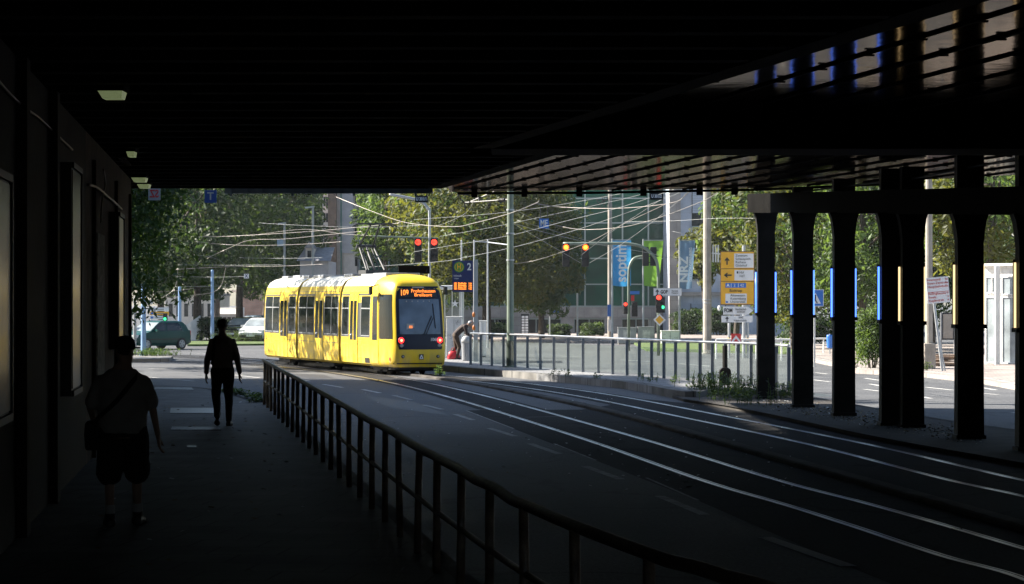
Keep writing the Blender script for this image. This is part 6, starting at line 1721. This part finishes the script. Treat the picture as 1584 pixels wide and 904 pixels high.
def cabinet(name, x0, x1, y0, y1, s, zb, label, m, depth=.45, gr=None, seed=1):
    a, b = P(x0, y0, s), P(x1, y1, s)
    t = thing(name, V(((a.x + b.x) / 2, a.y, zb)), 0, label, 'cabinet')
    MB().box(a.x, b.x, a.y, a.y + depth, zb + .06, a.z).build('cabinet_body', m, t, bevel=.015)
    MB().box(a.x + .02, b.x - .02, a.y + .02, a.y + depth - .02, zb, zb + .058).build('plinth', M['concrete'], t)
    MB().box(a.x - .03, b.x + .03, a.y - .03, a.y + depth + .03, a.z + .002, a.z + .05).build('lid', m, t, bevel=.012)
    mid = (a.x + b.x) / 2
    MB().box(mid - .006, mid + .006, a.y - .006, a.y - .001, zb + .1, a.z - .05).build('door_gap', M['black'], t)
    if gr:
        rn = random.Random(seed); mb = MB()
        for k in range(gr):
            p = V((rn.uniform(a.x + .08, b.x - .08), a.y - .004, rn.uniform(zb + .3, a.z - .15))); pts = [p]
            for j in range(4): pts.append(pts[-1] + V((rn.uniform(-.1, .1), 0, rn.uniform(-.1, .1))))
            for q in pts: q.x = max(a.x + .03, min(b.x - .03, q.x)); q.z = max(zb + .15, min(a.z - .06, q.z))
            mb.tube(catmull(pts, 4), .006, 5)
        mb.build('scribble', M['grey'], t)
    return t
cabinet('utility_cabinet', 690.5, 714, 492, 552, 39.5, ZP, 'tall white scribbled cabinet on the platform beside the tram nose', M['white'], .5, 16, 3)
cabinet('utility_cabinet', 742, 752, 498, 540, 36, ZR, 'narrow white box behind the railing right of the stop display', M['white'])
cabinet('utility_cabinet', 956, 984, 508, 532, 28, ZR, 'grey cabinet with pasted bills right of the lamp mast', M['grey'], .5, 8, 5)
cabinet('utility_cabinet', 987, 1012, 507, 532, 28, ZR, 'grey cabinet with a pale poster left of the diamond sign', M['grey'], .5, 0, 6)
cabinet('utility_cabinet', 1023, 1051, 513, 535, 28.5, ZR, 'pale scribbled cabinet right of the diamond sign', M['white'], .5, 9, 7)
cabinet('utility_cabinet', 1003, 1013, 494, 530, 26.5, ZR, 'small beige box behind the grey cabinets', M['concrete'])
for px, lab, m_ in ((970, 'pasted bills on the grey cabinet beside the lamp mast', 'signw'), (1000, 'pale poster pasted on the grey cabinet left of the diamond sign', 'signw')):
    a, b = P(px - 6, 511, 28), P(px + 6, 527, 28); tag(MB().box(a.x, b.x, a.y - .012, a.y - .008, b.z, a.z).build('poster', M['paint'], origin=(a.x, a.y, b.z)), lab, 'poster')
s = 41.5; g = V(((721 - CX) / s, F / s, ZP))
t = thing('litter_bin', g, 0, 'grey rounded litter bin at the start of the platform railing', 'litter bin')
M['bingrey'] = mat('bin_grey', (.26, .27, .29), .5)
MB().loft([[g + V((r_ * math.cos(a), r_ * math.sin(a), z)) for a in [2 * math.pi * i / 16 for i in range(16)]] for r_, z in ((.13, .0), (.15, .04), (.175, .62), (.18, .66))]).build('bin_body', M['bingrey'], t)
MB().loft([[g + V((r_ * math.cos(a), r_ * math.sin(a), z)) for a in [2 * math.pi * i / 16 for i in range(16)]] for r_, z in ((.18, .665), (.18, .76), (.15, .86), (.08, .92), (.01, .935))]).build('bin_hood', mat('bin_lid_grey', (.36, .37, .38), .45), t, smooth=True)
g = P(701, 552, 40.5); g.z = ZP; M['redbag'] = mat('red_plastic_bag', (.5, .02, .03), .45)
t = thing('red_bag', g, 0, 'bright red bag standing on the platform at the feet of the bending person', 'bag')
rn = random.Random(9)
MB().loft([[g + V((r_ * 1.25 * math.cos(a) * (1 + .12 * math.sin(3 * a + z * 9)), r_ * .8 * math.sin(a) * (1 + .1 * math.cos(2 * a + z * 7)), z)) for a in [2 * math.pi * i / 18 for i in range(18)]] for r_, z in ((.16, 0), (.19, .04), (.18, .16), (.14, .27), (.09, .32))]).build('bag_body', M['redbag'], t, smooth=True)
for sx in (-.05, .05): MB().tube(catmull([g + V((-.07, sx, .30)), g + V((-.05, sx, .42)), g + V((.05, sx, .43)), g + V((.07, sx, .30))], 5), .012, 6).build('handle', M['redbag'], t)
# street name post
t, g, s = pole(850.5, 476, 523, .04, 'thin post with a small blue street name plate before the glass office', 'street_name_post', 'sign', 'galv')
b_ = board(t, 'name_plate', 852, 866, 477, 483.5, s, M['signb'], .0, .03); board(b_, 'text_line', 853.5, 864.5, 479.2, 480.4, s, M['signw'], .032, .004)

# ---- banners
def banner(x0, x1, y0, y1, s, pole_x, label, m, words_=None, tint='signw', skew=0.0, small=None, wpx=None, hpx=None):
    g = V(((pole_x - CX) / s, F / s, ZR)); t = thing('banner_flag', g, 0, label, 'flag')
    MB().tube([g, P(pole_x, y0 - 3, s)], [.07, .045], 10).build('flagpole', M['galv'], t)
    MB().tube([P(pole_x, y0 - 1, s), P(x1, y0 - 1 + skew * .0, s)], .025, 6).build('top_arm', M['galv'], t)
    mb = MB(); rows = []
    for j in range(15):
        v = j / 14; r_ = []
        for i in range(9):
            u = i / 8; p = P(x0 + (x1 - x0) * u - skew * v * u, y0 + (y1 - y0) * v + 1.5 * math.sin(u * 3) * v, s)
            p.y += .10 * math.sin(u * 5 + v * 4) * u - .07; r_.append(p)
        rows.append(r_)
    mb.loft(rows, caps=False, closed=False); c_ = mb.build('cloth', m, t, smooth=True)
    up_ = V((-1, 0, 0)); rt_ = V((0, 0, 1))
    if words_:
        p = P((x0 + x1) / 2 - 1 - (3 if small else 0) - skew * .3, (y0 + y1) / 2 + (8 if small else 0), s); p.y -= .24
        lettering(words_, t, hpx / s * 1.4, p, rt_, up_, M[tint], wpx / s, bold=.02)
    if small:
        p = P((x0 + x1) / 2 + 7 - skew * .5, (y0 + y1) / 2, s); p.y -= .24
        lettering(small, t, 4.2 / s * 1.4, p, rt_, up_, M[tint], 52 / s, bold=.005)
    return t
M['flagb'] = mat('blue_banner_cloth', (.05, .30, .62), .8, trans=(.05, .35, .7)); M['flagg'] = mat('green_banner_cloth', (.20, .42, .05), .8, trans=(.25, .5, .06), var=.12, vscale=1.2); M['flagw'] = mat('grey_blue_banner_cloth', (.17, .27, .38), .8, trans=(.14, .24, .36), var=.2, vscale=.8)
banner(948, 976, 372.5, 442, 27, 947, 'blue banner with white soptim lettering', M['flagb'], 'soptim', 'signw', 0, wpx=58, hpx=17)
banner(996, 1026, 373, 442, 27, 995, 'plain light green banner between the blue and the pale banner', M['flagg'], None, 'signw', 7)
banner(1052, 1075, 373, 446, 27, 1051, 'pale grey blue banner with NRZ lettering', M['flagw'], 'NRZ', 'signw', 5, 'DIETRICH-OPPENBERG', 40, 13)

# ---- hanging plates on the wires
def plate_sign(name, x0, x1, y0, y1, s, m, word, tm, label, mirror=False, wpx=None, hpx=8, rim=None):
    a, b = P(x0, y0, s), P(x1, y1, s)
    t = thing(name, V(((a.x + b.x) / 2, a.y, a.z + .4)), 0, label, 'sign')
    MB().box(a.x, b.x, a.y - .012, a.y + .012, b.z, a.z).build('plate', m, t)
    for x in (a.x + .04, b.x - .04): MB().tube([V((x, a.y, a.z)), V((x, a.y, a.z + .5))], .012, 6).build('hanger', M['black'], t)
    if word: lettering(word, t, hpx * 1.38 / s, V(((a.x + b.x) / 2, a.y - .017, (a.z + b.z) / 2)), X, Z, tm, wpx / s, mirror=mirror, bold=.006)
    return t
plate_sign('letter_plate', 316.5, 335, 294.5, 314, 62, mat('deep_blue_plate', (.015, .06, .26), .5), 'T', M['paint'], 'square blue plate with a pale T hanging under the bridge end', wpx=10, hpx=12)
plate_sign('letter_plate', 229.5, 248, 291, 310, 62, mat('shaded_white_plate', (.34, .35, .38), .5), 'SZ', M['redink'], 'white plate with mirrored red letters hanging near the last lamp', True, wpx=14, hpx=12)  # white plate greyed, its shade put into the colour
plate_sign('letter_plate', 834, 849, 338.5, 353.5, 46, M['signb'], 'ME', M['signw'], 'small blue ME plate hanging among the wires', wpx=11, hpx=10)
plate_sign('number_plate', 642, 662, 303, 313.5, 58, M['black'], 'U 301/1', M['signw'], 'black plate U 301/1 at the bridge edge over the arrow signals', wpx=16, hpx=5)
plate_sign('number_plate', 1005, 1026, 298.5, 309.5, 58, M['black'], 'U 301/2', M['signw'], 'black plate U 301/2 at the bridge edge over the green banner', wpx=16, hpx=5)
t = plate_sign('letter_plate', 377.5, 385, 424, 431, 34, M['signw'], 'X', M['signnavy'], 'tiny white plate with a dark cross hanging over the crossing', wpx=5, hpx=5)

# ---- heap of boards at right
M['board'] = mat('weathered_board', (.30, .22, .16), .85, c2=(.16, .11, .08), vscale=6)
rn = random.Random(21)
for k in range(11):
    c = P(1462 + rn.uniform(-9, 14), 569 - (k % 6) * 3.2, 43.5 + rn.uniform(-.4, .4)); c.z = ZR + .16 + (k % 6) * .075 + (.04 if k > 5 else 0)
    a = rn.uniform(-.45, .45); d = V((math.cos(a), math.sin(a), rn.uniform(-.05, .05))); n_ = V((-d.y, d.x, 0)).normalized()
    tag(MB().obox(c, d * rn.uniform(.5, .8), n_ * .1, V((0, 0, .022))).build('plank', M['board'], origin=c), 'weathered board lying in the heap beside the leaning white sign', 'board', 'boards heaped beside the leaning sign')
s = 43; a, b = P(1456, 484, s), P(1477, 526, s)
t = thing('notice_case', V(((a.x + b.x) / 2, a.y, ZR + .13)), 0, 'grey framed notice case behind the leaning sign pole', 'notice board')
for x in (a.x, b.x): MB().box(x - .03, x + .03, a.y, a.y + .06, ZR + .13, a.z).build('post', M['grey'], t)
MB().box(a.x + .032, b.x - .032, a.y, a.y + .06, b.z, a.z).build('case', M['black'], t)
MB().box(a.x + .07, b.x - .07, a.y - .01, a.y - .002, b.z + .05, a.z - .05).build('notice', M['concrete'], t)
# white fence across the crossing
g0, g1 = G(281, 528), G(311, 527)
t = thing('picket_fence', g0, 0, 'low white picket fence across the crossing behind the hatchback', 'fence')
mb = MB(); n = 16
for k in range(n):
    q = g0.lerp(g1, k / n); mb.box(q.x - .045, q.x + .045, q.y - .02, q.y + .02, ZR, ZR + .75 + .05 * k)
mb.build('pickets', M['white'], t)
MB().bar(g0 + V((0, .05, .6)), g1 + V((0, .05, .8)), .04, .06).build('rail', M['white'], t)
MB().box(P(301, 0, F / g1.y).x, P(310, 0, F / g1.y).x, g1.y - .1, g1.y + .05, ZR, P(0, 495, F / g1.y).z).build('end_panel', M['white'], t)

# ================================================================== OVERHEAD WIRES
def wire(pix, label, r=.014, m='wire'):
    pts = catmull([P(*p) for p in pix], 6)
    return tag(MB().tube(pts, r * .52, 5).build('overhead_wire', M[m], origin=pts[0], smooth=True), label, 'wire', 'overhead wires')
wire([(520, 305, 40), (575, 327, 41), (630, 345, 43), (700, 351, 45), (735, 345, 47), (787, 331, 50), (828, 315, 54), (834, 310, 56)], 'thick bright contact wire dipping over the tram roof', .022)
wire([(828, 315, 52), (872, 321, 52), (960, 322.5, 54), (1040, 314, 57), (1062, 300, 60), (1075, 290, 62)], 'thick bright contact wire above the blue banner', .022)
wire([(798, 325, 46), (828, 340, 46), (870, 351, 46), (905, 355.5, 47), (960, 352, 48), (1000, 343, 50), (1045, 328, 54), (1090, 310, 57), (1110, 298, 60)], 'sagging bright wire just under the ME plate', .017)
wire([(796, 346, 45.6), (840, 359, 45), (918, 377, 44), (1000, 391, 43), (1060, 405, 42)], 'wire falling from the thick mast towards the pale banner', .013, 'stay')
wire([(795, 347, 45.6), (845, 376, 43), (898, 407, 40)], 'wire falling steeply from the thick mast to the round signals', .012, 'stay')
wire([(912, 407, 40), (960, 379, 44), (1010, 343, 50), (1062, 301, 58), (1070, 292, 60)], 'wire rising from the round signals to the bridge edge', .012, 'stay')
wire([(560, 414, 36), (680, 405, 40), (726, 397, 41), (793, 383, 43), (878, 360, 47), (960, 333, 52), (1040, 303, 58), (1066, 290, 62)], 'long straight wire rising from the tram roof to the bridge edge', .012, 'stay')
wire([(640, 390, 38), (680, 383, 40), (786, 365, 44), (880, 341, 49), (960, 321, 54), (1046, 292, 60)], 'long straight wire rising above the stop display', .011, 'stay')
wire([(786, 409, 45), (822, 404.5, 45), (864, 392, 46), (915, 373, 48), (960, 349, 52), (1030, 316, 57)], 'wire curving up from the thick mast behind the left red signal', .013)
wire([(680, 366, 40), (760, 352, 42), (860, 331, 46), (960, 309, 52), (1010, 296, 58)], 'thin wire passing above the slim pale poles', .009, 'stay')
wire([(640, 340, 40), (760, 331, 43), (860, 318, 48), (960, 300, 54)], 'thin wire crossing the yellowing tree near the bridge edge', .009, 'stay')
wire([(900, 394, 42), (946, 359, 45), (990, 330, 50), (1036, 300, 58)], 'thin wire crossing the lamp mast diagonally', .009, 'stay')
wire([(800, 341, 45.6), (852, 356, 46), (903, 371, 46), (940, 377, 46)], 'short thin wire under the ME plate', .010, 'stay')
wire([(966, 343, 38), (1040, 342, 39), (1110, 338, 40), (1170, 338, 41)], 'thin level wire crossing the concrete mast', .010, 'stay')
wire([(1040, 358, 40), (1075, 366, 40), (1094, 372, 38)], 'short wire ending at the concrete mast', .010, 'stay')
# left crossing
wire([(296, 366.5, 30), (348, 366, 30), (440, 361, 31), (520, 355, 34), (620, 345, 40)], 'bright wire crossing the wood above the middle of the tram', .020)
wire([(303, 374, 30), (348, 378.5, 30), (400, 380, 31), (470, 378, 33), (530, 374, 34)], 'wire sloping over the tram rear below the brightest one', .016)
wire([(320, 400, 30), (352, 385, 30), (386, 372, 31), (440, 370, 32), (500, 364, 34), (560, 358, 36)], 'bent bright wire rising from the blue pole to the streetlights', .018)
wire([(272, 417, 30), (340, 413.5, 30), (390, 412.5, 30), (434, 412, 31), (500, 409, 33)], 'bright wire just above the top of the blue pole', .018)
wire([(276, 410, 29), (350, 410.5, 29), (440, 410, 30)], 'thin wire running level above the blue pole', .010, 'stay')
wire([(370, 399, 30), (430, 400, 30), (500, 399, 31)], 'short thin wire left of the shorter streetlight', .012, 'stay')
wire([(225, 453, 30), (260, 451, 30), (282, 449, 30), (300, 446, 30)], 'wire from the island mast to the shorter blue pole', .013)
wire([(232, 462, 30), (262, 460, 30), (300, 457, 30), (330, 452, 30), (343, 440, 30), (349, 415, 30)], 'curved wire swinging past the taller blue pole', .017)
wire([(228, 466, 31), (245, 463, 31), (266, 451, 31), (274, 434, 31), (275, 415, 31)], 'curved wire climbing left of the shorter blue pole', .015)
wire([(270, 444, 30), (340, 443, 30), (372, 443, 30)], 'thin level wire across the two blue poles', .009, 'stay')
wire([(272, 428, 30), (330, 429, 30), (378, 428, 32)], 'thin level wire holding the tiny cross plate', .009, 'stay')
wire([(300, 394, 30), (336, 401, 30), (352, 415, 30)], 'short wire hanging over the walking man', .010, 'stay')
wire([(400, 363, 30), (470, 355, 32), (530, 362, 35), (577, 365, 36)], 'wire running to the left arm of the arrow signals', .013)
wire([(673, 350, 40), (690, 345, 42), (720, 330, 46), (735, 308, 50)], 'short wire climbing from the arrow signals to the bridge edge', .010, 'stay')
wire([(400, 345, 33), (470, 349, 34), (560, 352, 36), (650, 349, 40)], 'thin wire passing the top of the shorter streetlight', .009, 'stay')
# ================================================================== AIR
hb = MB().box(-512, 512, -85, 912, -1.6, 32)
hm = bpy.data.materials.new('thin_haze'); hm.use_nodes = True
hm.node_tree.nodes.remove(hm.node_tree.nodes['Principled BSDF'])
pv_ = hm.node_tree.nodes.new('ShaderNodeVolumePrincipled'); pv_.inputs['Color'].default_value = (0.86, 0.92, 1, 1); pv_.inputs['Density'].default_value = 0.0002
hm.node_tree.links.new(pv_.outputs[0], hm.node_tree.nodes['Material Output'].inputs['Volume'])
tag(hb.build('haze', hm), 'thin pale summer haze over the street', 'haze', kind='stuff')
# ================================================================== CAMERA AND LIGHT
cam = bpy.data.cameras.new('camera'); co = bpy.data.objects.new('camera', cam); col.objects.link(co)
co.location = (0, 0, CAM); co.rotation_euler = (R(90), 0, 0)
cam.sensor_fit = 'HORIZONTAL'; cam.sensor_width = 36; cam.lens = 36 * F / 1584.0
cam.shift_y = (HZ - 452.0) / 1584.0; cam.clip_end = 2000
sc.camera = co
SUN = V((-0.78, 0.24, 0.60)).normalized()
el = math.asin(SUN.z); az = math.atan2(SUN.x, SUN.y)
w = bpy.data.worlds.new('World'); sc.world = w; w.use_nodes = True
N, L = w.node_tree.nodes, w.node_tree.links
sk = N.new('ShaderNodeTexSky'); sk.sky_type = 'NISHITA'; sk.sun_disc = False
sk.sun_elevation = el; sk.sun_rotation = az
L.new(sk.outputs[0], N['Background'].inputs['Color']); N['Background'].inputs['Strength'].default_value = 0.055
sl_ = bpy.data.lights.new('sun', 'SUN'); sl_.energy = 5.0; sl_.angle = R(0.5); sl_.color = (1, 0.93, 0.82)
so = bpy.data.objects.new('sun', sl_); col.objects.link(so); so.location = (-30, 10, 40)
so.rotation_euler = SUN.to_track_quat('Z', 'Y').to_euler()
sc.view_settings.view_transform = 'Standard'; sc.view_settings.look = 'None'; sc.view_settings.exposure = 1.85; sc.view_settings.gamma = 1
sc.cycles.use_denoising = True
sc.cycles.max_bounces = 8; sc.cycles.transparent_max_bounces = 16
sc.cycles.sample_clamp_indirect = 6
